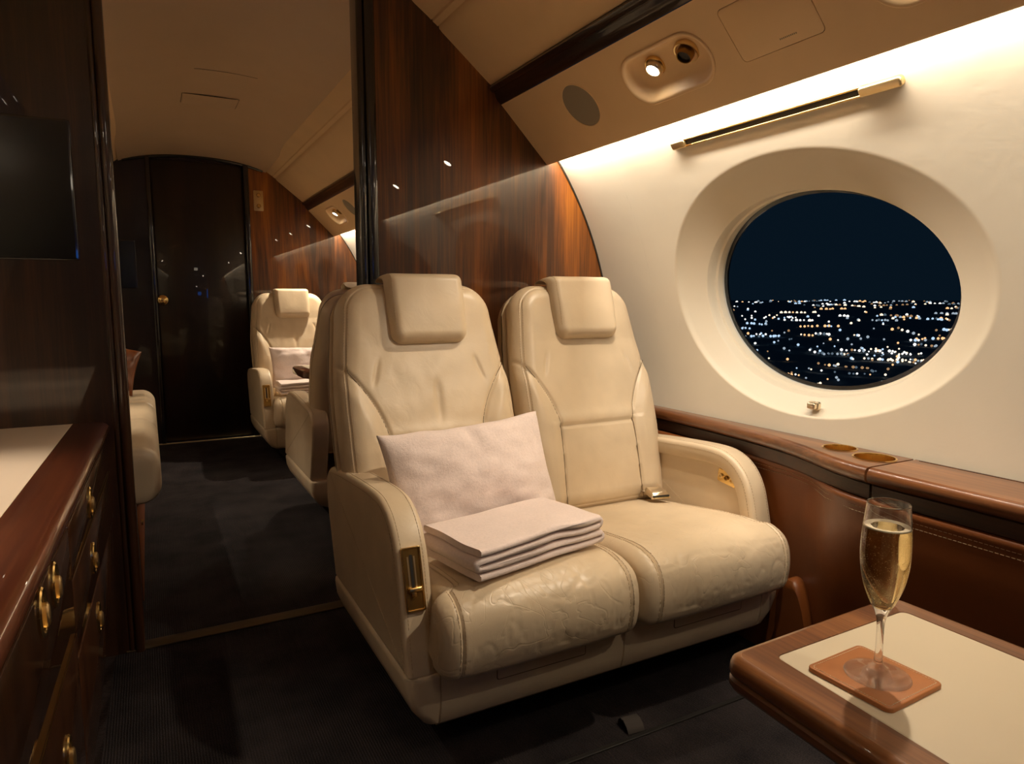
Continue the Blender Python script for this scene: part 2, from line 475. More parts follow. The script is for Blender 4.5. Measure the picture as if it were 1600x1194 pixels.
# reading lamps
LAMP_W = {}
def reading_light(fr, y, label, group, power, aim=None, cone=70, on=True):
    o, u, v, n = fr
    base = o + u * y + v * .113
    t = thing('reading_light', label, 'reading light', base, 0, group)
    fl = (V((0, 0, 0)), u, v, n)
    P = lambda q, d: u * q[0] + v * q[1] + n * d
    # bezel and recessed bowl in one moulding
    mb = MB(); outer = ccw(rrect(.296, .139, .0675, 12)); rings = []
    for ins, d in ((0, .0), (.0005, .0022), (.003, .0032), (.0075, .0022), (.0105, -.001), (.013, -.006), (.0165, -.014), (.021, -.021), (.028, -.0265), (.038, -.029), (.047, -.030)):
        rings.append([P(q, d) for q in inset(outer, ins)])
    mb.rings(rings, 0, False, True)
    mb.build('bezel', M['panelcream'], t, ang=60)
    lampdir = (n * .9 + v * .22).normalized()
    for k, off in ((0, .052), (1, -.058)):
        c = u * off + v * (-.012) - n * .030
        q1 = u; q2 = lampdir.cross(q1).normalized(); q1 = q2.cross(lampdir)
        ring = lambda r, d: [c + q1 * r * math.cos(2 * PI * j / 32) + q2 * r * math.sin(2 * PI * j / 32) + lampdir * d for j in range(32)]
        if k == 0:
            mb = MB(); mb.rings([ring(.028, -.004), ring(.028, .004), ring(.0262, .0062), ring(.0235, .005), ring(.0232, -.004)], 0, False, False)
            s_ = mb.build('lamp_ring', M['gold'], t)
            mb = MB(); mb.rings([ring(.0228, -.006), ring(.0225, .004), ring(.0215, .012), ring(.0195, .0165), ring(.0175, .018), ring(.0165, .0175), ring(.0155, .013)], 0, True, False)
            e = mb.build('lamp_head', M['white_gold'], t)
            mb = MB(); mb.rings([ring(.0168, .0168), ring(.012, .0185), ring(.006, .0192)], 0, True, True)
            mb.build('lens', M['bulb'] if on else M['foam'], e)
            lp = base + c + lampdir * .026; ld = aim - lp if aim is not None else (n + v * .3)
        else:
            mb = MB(); mb.rings([ring(.032, -.004), ring(.032, .005), ring(.030, .0075), ring(.0268, .0065), ring(.0255, -.006), ring(.022, -.010)], 0, False, True)
            s_ = mb.build('nozzle_ring', M['gold_soft'], t)
            mb = MB(); mb.rings([ring(.0205, -.008), ring(.0205, .008), ring(.0195, .018), ring(.018, .020), ring(.0165, .019), ring(.0155, .006)], 0, False, False)
            e = mb.build('air_nozzle', M['gold_dark'], t)
            mb = MB(); mb.rings([ring(.0165, .012), ring(.010, .014), ring(.003, .013)], 0, True, True)
            mb.build('nozzle_core', M['slot'], e)
    if power:
        l = bpy.data.lights.new('reading_lamp', 'SPOT'); l.energy = power; l.color = (1, .83, .62)
        l.spot_size = rad(cone); l.spot_blend = .75; l.shadow_soft_size = .014
        lo = bpy.data.objects.new('reading_lamp', l); COL.objects.link(lo)
        lo.location = lp; lo.rotation_euler = V(ld).to_track_quat('-Z', 'Y').to_euler()
    return t
GL = 'reading lights in the window-side valance'
reading_light(FR['R'], 1.33, 'lit reading light and air nozzle above the window, between round speaker and square hatch', GL, 15.5, V((.82, 1.48, .50)), 96)
reading_light(FR['R'], .67, 'reading light cut by the top edge of the photo, above the champagne table', GL, 29, V((.76, 1.02, .42)), 100)
reading_light(FR['R'], -.05, 'reading light behind the viewpoint in the window-side valance', GL, 8, V((.80, .4, .4)), 100)
reading_light(FR['RF'], 4.53, 'small lit reading light over the far cream seat, seen past the bulkhead edge', GL, 62, V((.78, 4.25, .5)), 80)
reading_light(FR['RF'], 3.82, 'reading light over the far folding table, behind the bulkhead', GL, 10, V((.75, 3.7, .4)), 90)
reading_light(FR['RF'], 3.1, 'reading light over the seat facing away, behind the bulkhead', GL, 10, V((.65, 3.0, .4)), 90)
GL2 = 'reading lights in the aisle-side valance'
reading_light(FR['L'], 1.33, 'reading light above the far end of the wooden credenza', GL2, 28, V((-.36, 1.30, .6)), 62)
reading_light(FR['L'], .67, 'reading light above the near end of the wooden credenza', GL2, 18, V((-.34, .75, .6)), 62)
reading_light(FR['LF'], 3.82, 'reading light over the far end of the divan', GL2, 9, V((.0, 3.6, .4)), 80)
reading_light(FR['LF'], 3.1, 'reading light over the near end of the divan', GL2, 30, V((.22, 2.85, .0)), 42)

# round speakers and the square hatch
def speaker(fr, y, label):
    o, u, v, n = fr; c = o + u * y + v * .107
    t = thing('speaker', label, 'speaker', c, 0, 'round speakers in the valance')
    ring = lambda r, d: [u * r * math.cos(2 * PI * j / 48) + v * r * math.sin(2 * PI * j / 48) + n * d for j in range(48)]
    mb = MB(); mb.rings([ring(.070, -.004), ring(.0708, .0008), ring(.069, .0014), ring(.0665, .0006), ring(.066, -.003)], 0, False, False)
    mb.build('rim', M['panelcream'], t)
    mb = MB(); mb.rings([ring(.0665, -.001), ring(.04, .0), ring(.012, .0004)], 0, False, True); mb.build('grille', M['speaker'], t)
speaker(FR['R'], 1.685, 'round grey-brown speaker grille in the valance above the right seat')
speaker(FR['RF'], 4.16, 'small dark round speaker in the far valance beside the bulkhead edge')
def hatch(fr, y, label):
    o, u, v, n = fr; c = o + u * y + v * .1045
    t = thing('oxygen_mask_hatch', label, 'hatch', c)
    f = (V((0, 0, 0)), u, v, n)
    mb = plate(rrect(.1995, .1235, .011, 5), -.004, .0006, f, .0008, 2); mb.build('cover', M['panelcream'], t)
    mb = MB()
    for k in range(10): mb = plate(rrect(.0022, .0032, .0004, 2, -.042 + .0042 * k, .043), 0, .0011, f, 0, 1, mb)
    mb.build('embossed_mark', M['speaker'], t)
    mb = MB(); mb.grid([[c * 0 + u * q[0] + v * q[1] - n * d for q in rrect(.206, .130, .012, 5)] for d in (.0038, .0042)], cu=True)
    mb.add([u * q[0] + v * q[1] - n * .0041 for q in rrect(.206, .130, .012, 5)], [tuple(range(24))])
    mb.build('recess', M['seam'], t)
hatch(FR['R'], 1.018, 'square cream hatch cover set flush in the valance right of the reading light')

# cove light strips
for (y0, y1, side) in ((YN, YB, 1), (YB + .06, YF, 1), (YN, YB, -1), (YB + .06, YF, -1)):
    mb = MB(); e_ = cyl(37.3, 0); prof_strip([(e_.x, e_.z), (1.262, 1.432), (1.264, 1.448), (1.258, 1.464), (1.244, 1.472), (1.20, 1.472)], y0, y1, side, mb)
    struct(mb, trimname(), M['wall'])
LED_COL = (1, .88, .735)
def led(y0, y1, side, power, label):
    t = MB(); c = V((1.2228, 1.4350)); nn = V((.5, -.866)); tt = V((.866, .5))
    q = [c - nn * .0012 + tt * a + nn * -b for a, b in ((-.0045, 0), (.0045, 0), (.0045, .003), (-.0045, .003), (-.0045, 0))]
    prof_strip([(p.x, p.y) for p in q], y0, y1, side, t)
    tag(t.build('cove_light_strip', M['dish']), label, 'cove light', 'cove light strips')
    l = bpy.data.lights.new('cove_led', 'AREA'); l.shape = 'RECTANGLE'; l.size = .008; l.size_y = y1 - y0 - .01
    l.energy = power; l.color = LED_COL
    lo = bpy.data.objects.new('cove_led', l); COL.objects.link(lo)
    lo.location = (XC + side * (c.x - XC), (y0 + y1) / 2, c.y)
    lo.rotation_euler = (0, -side * math.atan2(.5, .866), 0); l.spread = rad(165)
led(.10, YB - .005, 1, 10.6, 'light strip hidden behind the valance above the oval window')
led(YB + .07, YF - .01, 1, 13, 'light strip behind the far valance past the bulkhead')
led(YB + .07, YF - .01, -1, 5, 'light strip behind the far valance above the divan')
led(YN + .02, YB - .005, -1, 1, 'light strip behind the valance above the credenza')

t = thing('added_fill_light', 'dim round-cornered fill light added overhead behind the viewpoint', 'fill light', (.33, -.55, 1.895))  # unseen fill light, added to brighten seats, pillow and wall from the front
f = (V((0, 0, 0)), V((1, 0, 0)), V((0, 1, 0)), V((0, 0, -1)))
plate(rrect(.26, .66, .03), 0, .010, f, .003).build('frame', M['panelcream'], t)
plate(rrect(.22, .62, .02), .010, .012, f).build('diffuser', emis('fill_diffuser', (1, .84, .64), 1.6), t)
l = bpy.data.lights.new('fill_lamp', 'AREA'); l.shape = 'RECTANGLE'; l.size = .2; l.size_y = .6; l.energy = 1.7; l.color = (1, .84, .64)  # area lamp of the added fill light
lo = bpy.data.objects.new('fill_lamp', l); COL.objects.link(lo); lo.location = (.33, -.55, 1.880)

# ------------------------------------------------------------------ floor, bulkheads, doors
mb = MB(); mb.box((-.95, YN, -.06), (1.62, YF, 0)); struct(mb, 'floor', M['carpet'], smooth=False)
mb = MB(); mb.box((-.10, YB - .005, 0), (.62, YB + .045, .006), 0, .002); struct(mb, trimname(), plain('worn_strip', (.10, .07, .04), .5, .6))
mb = MB(); mb.box((.02, YF - .03, 0), (.66, YF - .012, .006), 0, .002); struct(mb, trimname(), M['gold_soft'])
def arc_poly(x0, r, zmax=None):
    # from the inner edge x0 to the fuselage circle, right side
    a = [(x0, 0), (1.48, 0)]
    for k in range(25):
        th = -38 + k * (100 + 38) / 24
        p = (XC + r * math.cos(rad(th)), ZC + r * math.sin(rad(th)))
        if p[1] > .02 and p[0] > x0 + .01: a.append(p)
    a.append((x0, a[-1][1]))
    return a
def bulkhead(x0, y0, y1, side, name, mat):
    pl = arc_poly(x0, 1.215)
    mb = MB(); fr = (V((XC * (1 - side), y0, 0)) if side < 0 else V((0, y0, 0)), V((side, 0, 0)), V((0, 0, 1)), V((0, 1, 0)))
    if side < 0: fr = (V((2 * XC, y0, 0)), V((-1, 0, 0)), V((0, 0, 1)), V((0, 1, 0)))
    plate(pl, 0, y1 - y0, fr, 0, 1, mb)
    return struct(mb, name, mat, smooth=False)
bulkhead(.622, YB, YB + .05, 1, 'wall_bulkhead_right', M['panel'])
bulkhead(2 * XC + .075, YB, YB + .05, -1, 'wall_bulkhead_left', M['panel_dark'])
for yb in (YB - .004, YF - .004):      # thin dark edge where bulkhead meets the side lining
    mb = MB(); rr_ = lambda r, y: [cyl(-8 + 45 * k / 40, y, r) for k in range(41)]
    mb.grid([rr_(1.1605, yb + .004), rr_(1.1605, yb), rr_(1.1545, yb), rr_(1.1545, yb + .004)]); struct(mb, trimname(), M['black'])
# rounded dark posts finishing both bulkhead edges
for x0, x1, m in ((.575, .627, M['black']), (-.094, -.054, M['panel_dark'])):
    mb = MB()
    for a, b, y0, y1 in ((x0, x0 + (x1 - x0) * .45, YB - .004, YB + .075), (x0 + (x1 - x0) * .40, x1, YB - .012, YB + .06)):
        rings = [[(p[0], p[1], z) for p in rrect(b - a, y1 - y0, min(.0105, (b - a) * .48), 6, (a + b) / 2, (y0 + y1) / 2)] for z in (0, 1.95)]
        mb.rings(rings)
    struct(mb, trimname(), m)
# far bulkhead with its door
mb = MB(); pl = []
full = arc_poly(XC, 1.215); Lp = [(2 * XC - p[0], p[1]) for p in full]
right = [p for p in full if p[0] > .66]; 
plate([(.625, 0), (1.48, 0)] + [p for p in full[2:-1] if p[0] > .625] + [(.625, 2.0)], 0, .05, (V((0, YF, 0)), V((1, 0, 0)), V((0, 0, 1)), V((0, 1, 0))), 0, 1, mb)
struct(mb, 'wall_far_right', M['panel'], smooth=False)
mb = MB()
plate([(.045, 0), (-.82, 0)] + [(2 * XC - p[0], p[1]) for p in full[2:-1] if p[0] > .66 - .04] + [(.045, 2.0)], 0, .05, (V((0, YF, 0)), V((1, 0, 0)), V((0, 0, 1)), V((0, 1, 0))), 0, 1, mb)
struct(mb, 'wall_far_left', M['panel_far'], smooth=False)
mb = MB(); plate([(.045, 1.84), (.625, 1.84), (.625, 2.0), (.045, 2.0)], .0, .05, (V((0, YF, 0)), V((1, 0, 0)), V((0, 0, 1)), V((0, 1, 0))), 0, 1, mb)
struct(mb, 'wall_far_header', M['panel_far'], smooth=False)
mb = MB()
for xa, xb in ((.040, .068), (.618, .652)):
    mb.rings([[(p[0], p[1], z) for p in rrect(xb - xa, .05, .010, 5, (xa + xb) / 2, YF - .002)] for z in (0, 1.84)])
struct(mb, trimname(), M['black'])
mb = MB()   # arched head trim
mb.tube([(XC + .40 * math.cos(a) * 1.04, YF - .010, 1.868 - .055 * (math.cos(a) ** 2)) for a in [PI * k / 24 for k in range(25)]], .012, 8)
struct(mb, trimname(), M['black'])
mb = MB(); mb.box((.068, YF + .004, .004), (.618, YF + .038, 1.84), 0, .003, 2)
door = struct(mb, 'door_1', M['panel_far'])
mb = MB()
mb.lathe([(0, 0), (.033, 0), (.034, .003), (.031, .006), (.014, .008), (.012, .02), (.018, .026), (.026, .033), (.027, .040), (.022, .046), (.010, .049), (0, .0495)], 32)
mb.xf(Matrix.Translation((.094, YF + .004, .945)) @ Matrix.Rotation(rad(90), 4, 'X'))
mb.build('door_knob', M['gold'], door)
# wall behind the camera
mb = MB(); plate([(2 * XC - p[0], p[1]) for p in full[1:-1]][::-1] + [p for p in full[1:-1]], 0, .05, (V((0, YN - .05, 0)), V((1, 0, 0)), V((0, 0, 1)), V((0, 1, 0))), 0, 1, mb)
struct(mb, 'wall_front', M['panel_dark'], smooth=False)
def front_panel(name, lab, cat, x, z, w, h, mat):
    t = thing(name, lab, cat, (x, YN, z), 0, 'lamps on the wall behind the viewpoint' if cat == 'lamp' else None)
    f = (V((0, 0, 0)), V((1, 0, 0)), V((0, 0, 1)), V((0, 1, 0)))
    mb = plate(rrect(w + .02, h + .02, .008), .0, .006, f, .002); mb.build('case', M['black'], t)
    mb = plate(rrect(w, h, .004), .006, .0075, f); mb.build('screen', mat, t)
front_panel('mounted_display', 'wide blue-lit galley display behind the viewpoint', 'display', .49, 1.215, .22, .11, M['blue'])

front_panel('mounted_lamp', 'small high lamp on the wall behind the viewpoint', 'lamp', .79, 1.78, .035, .035, M['dot'])
front_panel('mounted_lamp', 'small middle lamp on the wall behind the viewpoint', 'lamp', .315, 1.43, .035, .03, M['dot'])

t = thing('mounted_display', 'slim upright blue-lit display on the far side of the right bulkhead', 'display', (.658, YB + .05, 1.09))
f = (V((0, 0, 0)), V((1, 0, 0)), V((0, 0, 1)), V((0, 1, 0)))
plate(rrect(.046, .17, .006), 0, .022, f, .002).build('case', M['black'], t)
plate(rrect(.036, .16, .004), .022, .0235, f).build('screen', M['blue'], t)
# brass switch plate on the far bulkhead
t = thing('switch_plate', 'upright brass plate with two buttons on the far bulkhead', 'switch plate', (.712, YF, 1.615))
f = (V((0, 0, 0)), V((1, 0, 0)), V((0, 0, 1)), V((0, -1, 0)))
plate(rrect(.062, .135, .006), 0, .004, f, .0015).build('plate', M['gold_soft'], t)
for z in (-.036, .036):
    mb = MB(); mb.lathe([(0, .0), (.014, 0), (.014, .007), (.011, .010), (0, .0105)], 20); mb.xf(Matrix.Translation((0, -.004, z)) @ Matrix.Rotation(rad(90), 4, 'X'))
    mb.build('button', M['gold'], t)

# screens
def tv(loc, w, h, label):
    t = thing('mounted_television', label, 'television', loc, 0, 'televisions on the left bulkheads')
    f = (V((0, 0, 0)), V((1, 0, 0)), V((0, 0, 1)), V((0, -1, 0)))
    plate(rrect(w, h, .004), 0, .010, f, .002).build('bezel', M['black'], t)
    plate(rrect(w - .012, h - .012, .002), .0095, .0108, f).build('screen', M['screen'], t)
tv((-.40, YB, 1.214), .52, .336, 'large black television on the near left walnut bulkhead')
tv((-.30, YF, 1.17), .52, .30, 'small dark television on the far bulkhead, left of the door')

# ------------------------------------------------------------------ gold slider and latch at the window
t = thing('shade_slider_rail', 'slim gold slider rail with dark slot on the wall above the oval window', 'slider rail', cyl(33.85, 1.17))
rr = cyl(33.85, 1.17)
nrm = V((-math.cos(rad(33.85)), 0, -math.sin(rad(33.85)))); tv_ = V((-math.sin(rad(33.85)), 0, math.cos(rad(33.85)))); u = V((0, 1, 0))
f = (V((0, 0, 0)), u, tv_, nrm)
plate(rrect(.53, .0045, .002, 3, .01, .0085), 0, .006, f, .0015).build('rail', M['gold'], t)
plate(rrect(.53, .0045, .002, 3, .01, -.0085), 0, .006, f, .0015).build('rail', M['gold'], t)
plate(rrect(.53, .0135, .002, 3, .01, 0), 0, .0022, f).build('slot', M['slot'], t)
plate(rrect(.09, .021, .007, 5, -.280, 0), 0, .013, f, .005).build('end_cap', M['gold_soft'], t)
plate(rrect(.052, .021, .006, 5, .298, 0), 0, .010, f, .004).build('end_cap', M['gold_soft'], t)
th = -2.0; P0 = cyl(th, 1.165, RW + .012)
t = thing('window_latch', 'small pale brass latch below the oval window', 'latch', P0)
nrm = V((-math.cos(rad(th)), 0, -math.sin(rad(th)))); tv_ = V((-math.sin(rad(th)), 0, math.cos(rad(th))))
f = (V((0, 0, 0)), u, tv_, nrm)
plate(rrect(.030, .021, .005), -.004, .006, f, .002).build('plate', M['white_gold'], t)
plate(rrect(.024, .016, .004), .005, .018, f, .005).build('knob', M['white_gold'], t)

# ------------------------------------------------------------------ side ledge along the windows
FK = [(2.03, 1.442), (1.70, 1.442), (1.45, 1.432), (1.25, 1.412), (1.15, 1.394), (1.06, 1.360), (.97, 1.322), (.90, 1.310), (.85, 1.309), (.5, 1.309), (-1.4, 1.309)]
def FX(y):
    for (ya, xa), (yb, xb) in zip(FK, FK[1:]):
        if yb <= y <= ya:
            return xb + (xa - xb) * (y - yb) / (ya - yb)
    return FK[-1][1]
def FXs(y): return sum(FX(min(2.03, max(-1.4, y + d))) for d in (-.06, -.03, 0, .03, .06)) / 5
def ledge(y0, y1, cups, label, lid):
    t = thing('side_ledge', label, 'side ledge', (1.40, (y0 + y1) / 2, .56), 0, 'walnut side ledges along the windows'); off = -V(t.location)
    ny = max(8, int((y1 - y0) / .03)); ys = [y0 + (y1 - y0) * i / ny for i in range(ny + 1)]
    ztop = .600; mb = MB()
    outer = [(FXs(y) + .012, y) for y in ys] + [(1.4770, y) for y in ys[::-1]]
    holes = [[(cx + r * math.cos(2 * PI * k / 40), cy + r * math.sin(2 * PI * k / 40)) for k in range(40)] for cx, cy, r in cups]
    fr = (off + V((0, 0, ztop)), V((1, 0, 0)), V((0, 1, 0)), V((0, 0, 1)))
    holed(ccw(outer), holes, fr, mb)
    nose = [(.012, 0), (.007, -.001), (.002, -.004), (-.002, -.010), (-.003, -.018), (-.001, -.026), (.004, -.032), (.012, -.035), (.05, -.035)]
    mb.grid([[off + V((min(1.474, FXs(y) + a), y, ztop + b)) for a, b in nose] for y in ys])
    for y in (y0, y1):   # end faces
        mb.add([off + V((min(1.474, FXs(y) + a), y, ztop + b)) for a, b in nose] + [off + V((1.4770, y, ztop - .035)), off + V((1.4770, y, ztop))], [tuple(range(len(nose) + 2))])
    mb.build('top', M['wood_y'], t)
    mb = MB(); mb.grid([[off + V((min(1.470, FXs(y) + a), y, b)) for a, b in ((.05, .566), (.024, .566), (.018, .560), (.018, .530), (.024, .524))] for y in ys])
    mb.build('fascia', M['fascia'], t)
    for cx, cy, r in cups:
        mb = MB(); c = off + V((cx, cy, ztop))
        cp = [(r + .0035, 0), (r + .0035, .0014), (r + .002, .0022), (r - .0005, .0016), (r - .001, -.002), (r - .002, -.064), (r - .006, -.068), (.001, -.068)]
        mb.rings([[c + V((q * math.cos(2 * PI * k / 48), q * math.sin(2 * PI * k / 48), z)) for k in range(48)] for q, z in cp], 0, False, True)
        mb.build('cup_holder', M['gold'], t)
    if lid:
        mb = MB(); x = 1.468
        mb.box(off + V((x, y0 + .0, ztop - .001)), off + V((x + .0016, y1 - .012, ztop + .0008)), 0)
        mb.build('lid_gap', M['slot'], t)
    return t
ledge(.887, YB - .002, [(1.433, 1.037, .036), (1.412, .935, .042)], 'glossy walnut side ledge with two brass cup holders under the oval window', False)
ledge(YN + .01, .881, [], 'glossy walnut side ledge with flat lid behind the champagne glass', True)
ledge(YB + .07, YF - .01, [], 'walnut side ledge in the far cabin beyond the bulkhead', False)
# tan leather lining below the ledge
def lining(y0, y1):
    mb = MB(); ys = [y0 + (y1 - y0) * i / 80 for i in range(81)]; rows = []
    for y in ys:
        k = smooth01((y - .98) / .22); a2 = (FXs(y) + .004) * (1 - k) + 1.432 * k
        b = 1.405 * (1 - k) + 1.436 * k
        row = []
        for x_, z_ in ((a2 + .02, .527), (a2 + .006, .529), (a2 + .001, .526), (a2 - .001, .520), (a2 + .001, .514), (a2 + .003, .508)): row.append(V((x_, y, z_)))
        for k in range(1, 13):
            q = k / 12; row.append(V((a2 + .003 + (b - a2) * smooth01(q * 1.1), y, .508 * (1 - q))))
        rows.append(row)
    mb.grid(rows)
    for zz in (.5105, .500):
        stitches(mb, [V(((FXs(y) + .004) * (1 - smooth01((y - .98) / .22)) + 1.432 * smooth01((y - .98) / .22) + .0016, y, zz)) for y in ys[::2]], 1, .009, .006, .0006)
    return mb
o = struct(lining(YN + .01, YB), trimname(), [M['tan'], M['thread']], ang=50)
mb = MB(); mb.grid([[V((1.436, y, .527)), V((1.436, y, 0))] for y in (YB + .06, YF)]); struct(mb, trimname(), M['tan'])
# low leather heel block beside the seat
mb = MB()
pr_ = catmull([(0, 0), (.0, .17), (-.008, .225), (-.03, .25), (-.06, .235), (-.085, .17), (-.10, .08), (-.105, 0)], 5)
mb.rings([[V((x, 1.16 + p[0], max(0, p[1] - k))) for p in pr_] for x, k in ((1.425, 0), (1.405, 0), (1.392, .003), (1.386, .012))])
struct(mb, trimname(), M['tan'])

# ------------------------------------------------------------------ soft slabs (seat backs, headrests)
def slab(hw, H, rt, rb, nx, ny, front, back, place, mb=None, mi=0, mi_back=None):
    # rounded-rectangle cushion; hw(h) half width, front/back(x,h,s) -> offset; s = distance in from the outline
    mb = mb or MB()
    def sdf(x, h):
        r = rt if h > H / 2 else rb; w = hw(h)
        qx, qy = abs(x) - w + r, abs(h - H / 2) - H / 2 + r
        return max(0, -(math.hypot(max(qx, 0), max(qy, 0)) + min(max(qx, qy), 0) - r))
    def xm(h):
        w = hw(h)
        if h > H - rt: return w - rt + math.sqrt(max(0, rt * rt - (h - H + rt) ** 2))
        if h < rb: return w - rb + math.sqrt(max(0, rb * rb - (rb - h) ** 2))
        return w
    cl = lambda t: math.sin(PI / 2 * t) * .6 + t * .4
    F, B = [], []
    for j in range(ny + 1):
        h = H * (cl(2 * j / ny - 1) + 1) / 2; fr, br = [], []
        for i in range(nx + 1):
            x = xm(h) * cl(2 * i / nx - 1); s = sdf(x, h)
            if j in (0, ny) or i in (0, nx): s = 0
            fr.append(place(x, h, front(x, h, s))); br.append(place(x, h, back(x, h, s)))
        F.append(fr); B.append(br)
    mb.grid(F, mi=mi); b0 = len(mb.v)
    mb.grid(B, mi=mi if mi_back is None else mi_back, flip=True)
    return mb
def rnd(s, r): 
    t = min(1, s / r); return math.sqrt(max(0, 1 - (1 - t) ** 2))
def nz(x, y, z=0, f=1.0): return noise.noise(V((x * f, y * f, z * f)))
def groove(d, w): return math.exp(-(d / w) ** 2)

LEAN = rad(16.5)
def build_back(parent, cx, seed, side_seam=-1, wk=1.0):
    # one backrest: front cushion, rear shell, headrest.  seat local frame: x across, y depth, z up
    y0, z0, H = .440, .335, .680
    up = V((0, math.sin(LEAN), math.cos(LEAN))); nf = V((0, -math.cos(LEAN), math.sin(LEAN)))
    def place0(x, h, d):
        lum = .014 * math.sin(PI * min(1, h / .5)) if h < .5 else 0
        return V((cx + x, y0, z0)) + up * h + nf * (d + lum)
    def hw(h): return .2435 * wk - .010 * smooth01((.25 - h) / .25) - .030 * smooth01((h - .34) / .36) 
    def xc(h): return .128 + (.108 * ((h - .245) / .215) ** 1.7 if h > .245 else .006 * (.245 - h) / .245)
    def front(x, h, s):
        d = .062 * rnd(s, .055)
        if s <= 0: return 0
        ax = abs(x)
        if h < .47:
            dist = (ax - xc(h)) * (.75 if h > .26 else 1)
            d -= .0065 * groove(dist, .0034)
            if dist > 0: d += .011 * smooth01(dist / .035) * smooth01((.50 - h) / .12)
            if dist < 0: d -= .004 * smooth01((.30 - h) / .1)
        if ax < xc(min(h, .46)) + .004 and h < .4:
            d -= .0065 * groove(h - .247, .0034)
            d += .004 * groove(h - .268, .018) + .003 * groove(h - .19, .06)
        # piping seam just inside the outline
        e = .020
        d -= .0032 * groove(s - e, .0022)
        d += .0022 * nz(x, h, seed, 11) * rnd(s, .06) + .0012 * nz(x + 4, h * .6, seed, 28) * rnd(s, .06)
        # soft dimples under the headrest and creases in the middle of the pad
        d -= .004 * groove(x - .015 - .03 * (h - .36), .010) * smooth01((h - .27) / .06) * smooth01((.42 - h) / .05) * (1 if seed < 5 else .4)
        for sg in (-1, 1):
            d -= .0035 * groove((ax if 1 else 0) - (.135 + .30 * (.46 - h)), .006) * smooth01((h - .385) / .03) * smooth01((.475 - h) / .03) * .5
        return d
    back = lambda x, h, s: -.030 * rnd(s, .028)
    mb = slab(hw, H, .085, .03, 150, 170, front, back, place0)
    # stitches along both sides of the piping
    for off in (.0165, .0238):
        for sg in ((-1,) if side_seam < 0 else (-1, 1)):
            pts = []
            for k in range(60):
                h = .03 + (.60) * k / 59
                x = sg * (hw(h) - off - (.085 - math.sqrt(max(0, .085 ** 2 - max(0, h - .6) ** 2))))
                pts.append(place0(x, h, front(x, h, off) + .0002))
            stitches(mb, pts, 1, .0078, .005, .00065)
    # thin dark seam lines
    for sg in (-1, 1):
        pts = []
        for k in range(70):
            h = .012 + .455 * k / 69; x = min(xc(h), hw(h) - .022) * sg
            pts.append(place0(x, h, front(x, h, .09) + .0001))
            if xc(h) > hw(h) - .022: break
        mb.tube(pts, .0010, 6, 2)
    mb.tube([place0(x, .247, front(x, .247, .09) + .0001) for x in [xc(.247) * (2 * k / 40 - 1) for k in range(41)]], .0010, 6, 2)
    b = mb.build('backrest', [M['cream'], M['thread'], M['seam']], parent, ang=75)
    # rear shell
    def hw2(h): return hw(h) + .004
    fs = lambda x, h, s: -.030 + .004 * rnd(s, .01) - .0
    bs = lambda x, h, s: -.036 - .080 * rnd(s, .065)
    mb = slab(hw2, H - .006, .085, .03, 40, 48, fs, bs, place0)
    mb.build('back_shell', M['cream_dark'], b, ang=70)
    # headrest draped over the top
    hx = .012
    def place1(x, h, d):
        hh = h + .502; ov = max(0, hh - (H - .012))
        p = V((cx + hx + x, y0, z0)) + up * (H - .012 + min(0, hh - H + .012)) + nf * (d + .063)
        if ov > 0:
            a = min(1.75, ov / .045)
            p += up * (.045 * math.sin(a) * .62) - nf * (.045 * (1 - math.cos(a)) * 1.15)
            if ov / .045 > 1.75: p -= nf * (ov - .045 * 1.75)
        return p
    hwh = lambda h: .109 - .004 * smooth01((.12 - h) / .12)
    fh = lambda x, h, s: .032 * rnd(s, .026) + (.0014 * nz(x, h, seed + 3, 16) + .004 * groove(h - .08, .09)) * rnd(s, .05)
    bh = lambda x, h, s: -.020 * rnd(s, .014)
    mb = slab(hwh, .262, .012, .030, 48, 64, fh, bh, place1)
    pts = [place1(-.109 + .012, .03 + .19 * k / 40, fh(-.097, .03 + .19 * k / 40, .012) + .0002) for k in range(41)]
    stitches(mb, pts, 1, .0078, .005, .0006)
    mb.build('headrest', [M['cream'], M['thread']], b, ang=75)
    return b
def extrude_profile(pl, x0, x1, bev, mb=None, mi=0, recess=None, seg=5):
    # (y,z) outline swept along x with rounded edges; recess=(margin,depth) sinks the x1 face
    mb = mb or MB(); pl = ccw(pl); s = 1 if x1 > x0 else -1; rings, r2 = [], []
    for k in range(seg + 1):
        a = rad(90 * k / seg); ins = bev * (1 - math.sin(a)); dx = bev * (1 - math.cos(a))
        rings.append([V((x0 + s * dx, p[0], p[1])) for p in inset(pl, ins)])
        r2.insert(0, [V((x1 - s * dx, p[0], p[1])) for p in inset(pl, ins)])
    rings += r2
    if recess:
        m, dp = recess
        for mm, dd in ((m - .004, 0), (m, dp * .25), (m + .003, dp), (m + .006, dp)):
            rings.append([V((x1 - s * dd, p[0], p[1])) for p in inset(pl, mm)])
    return mb.rings(rings, mi)
ARM = [(0, .225), (.014, .295), (.028, .357), (.044, .425), (.058, .466), (.084, .504), (.125, .532), (.19, .545), (.35, .538), (.55, .520), (.605, .505), (.635, .465), (.628, .40), (.565, .225)]
ARMP = catmull(ARM[:-1], 5) + [ARM[-1]]
def arm_front(z):
    for (ya, za), (yb, zb) in zip(ARMP, ARMP[1:]):
        if za <= z <= zb: return ya + (yb - ya) * (z - za) / (zb - za)
    return .1
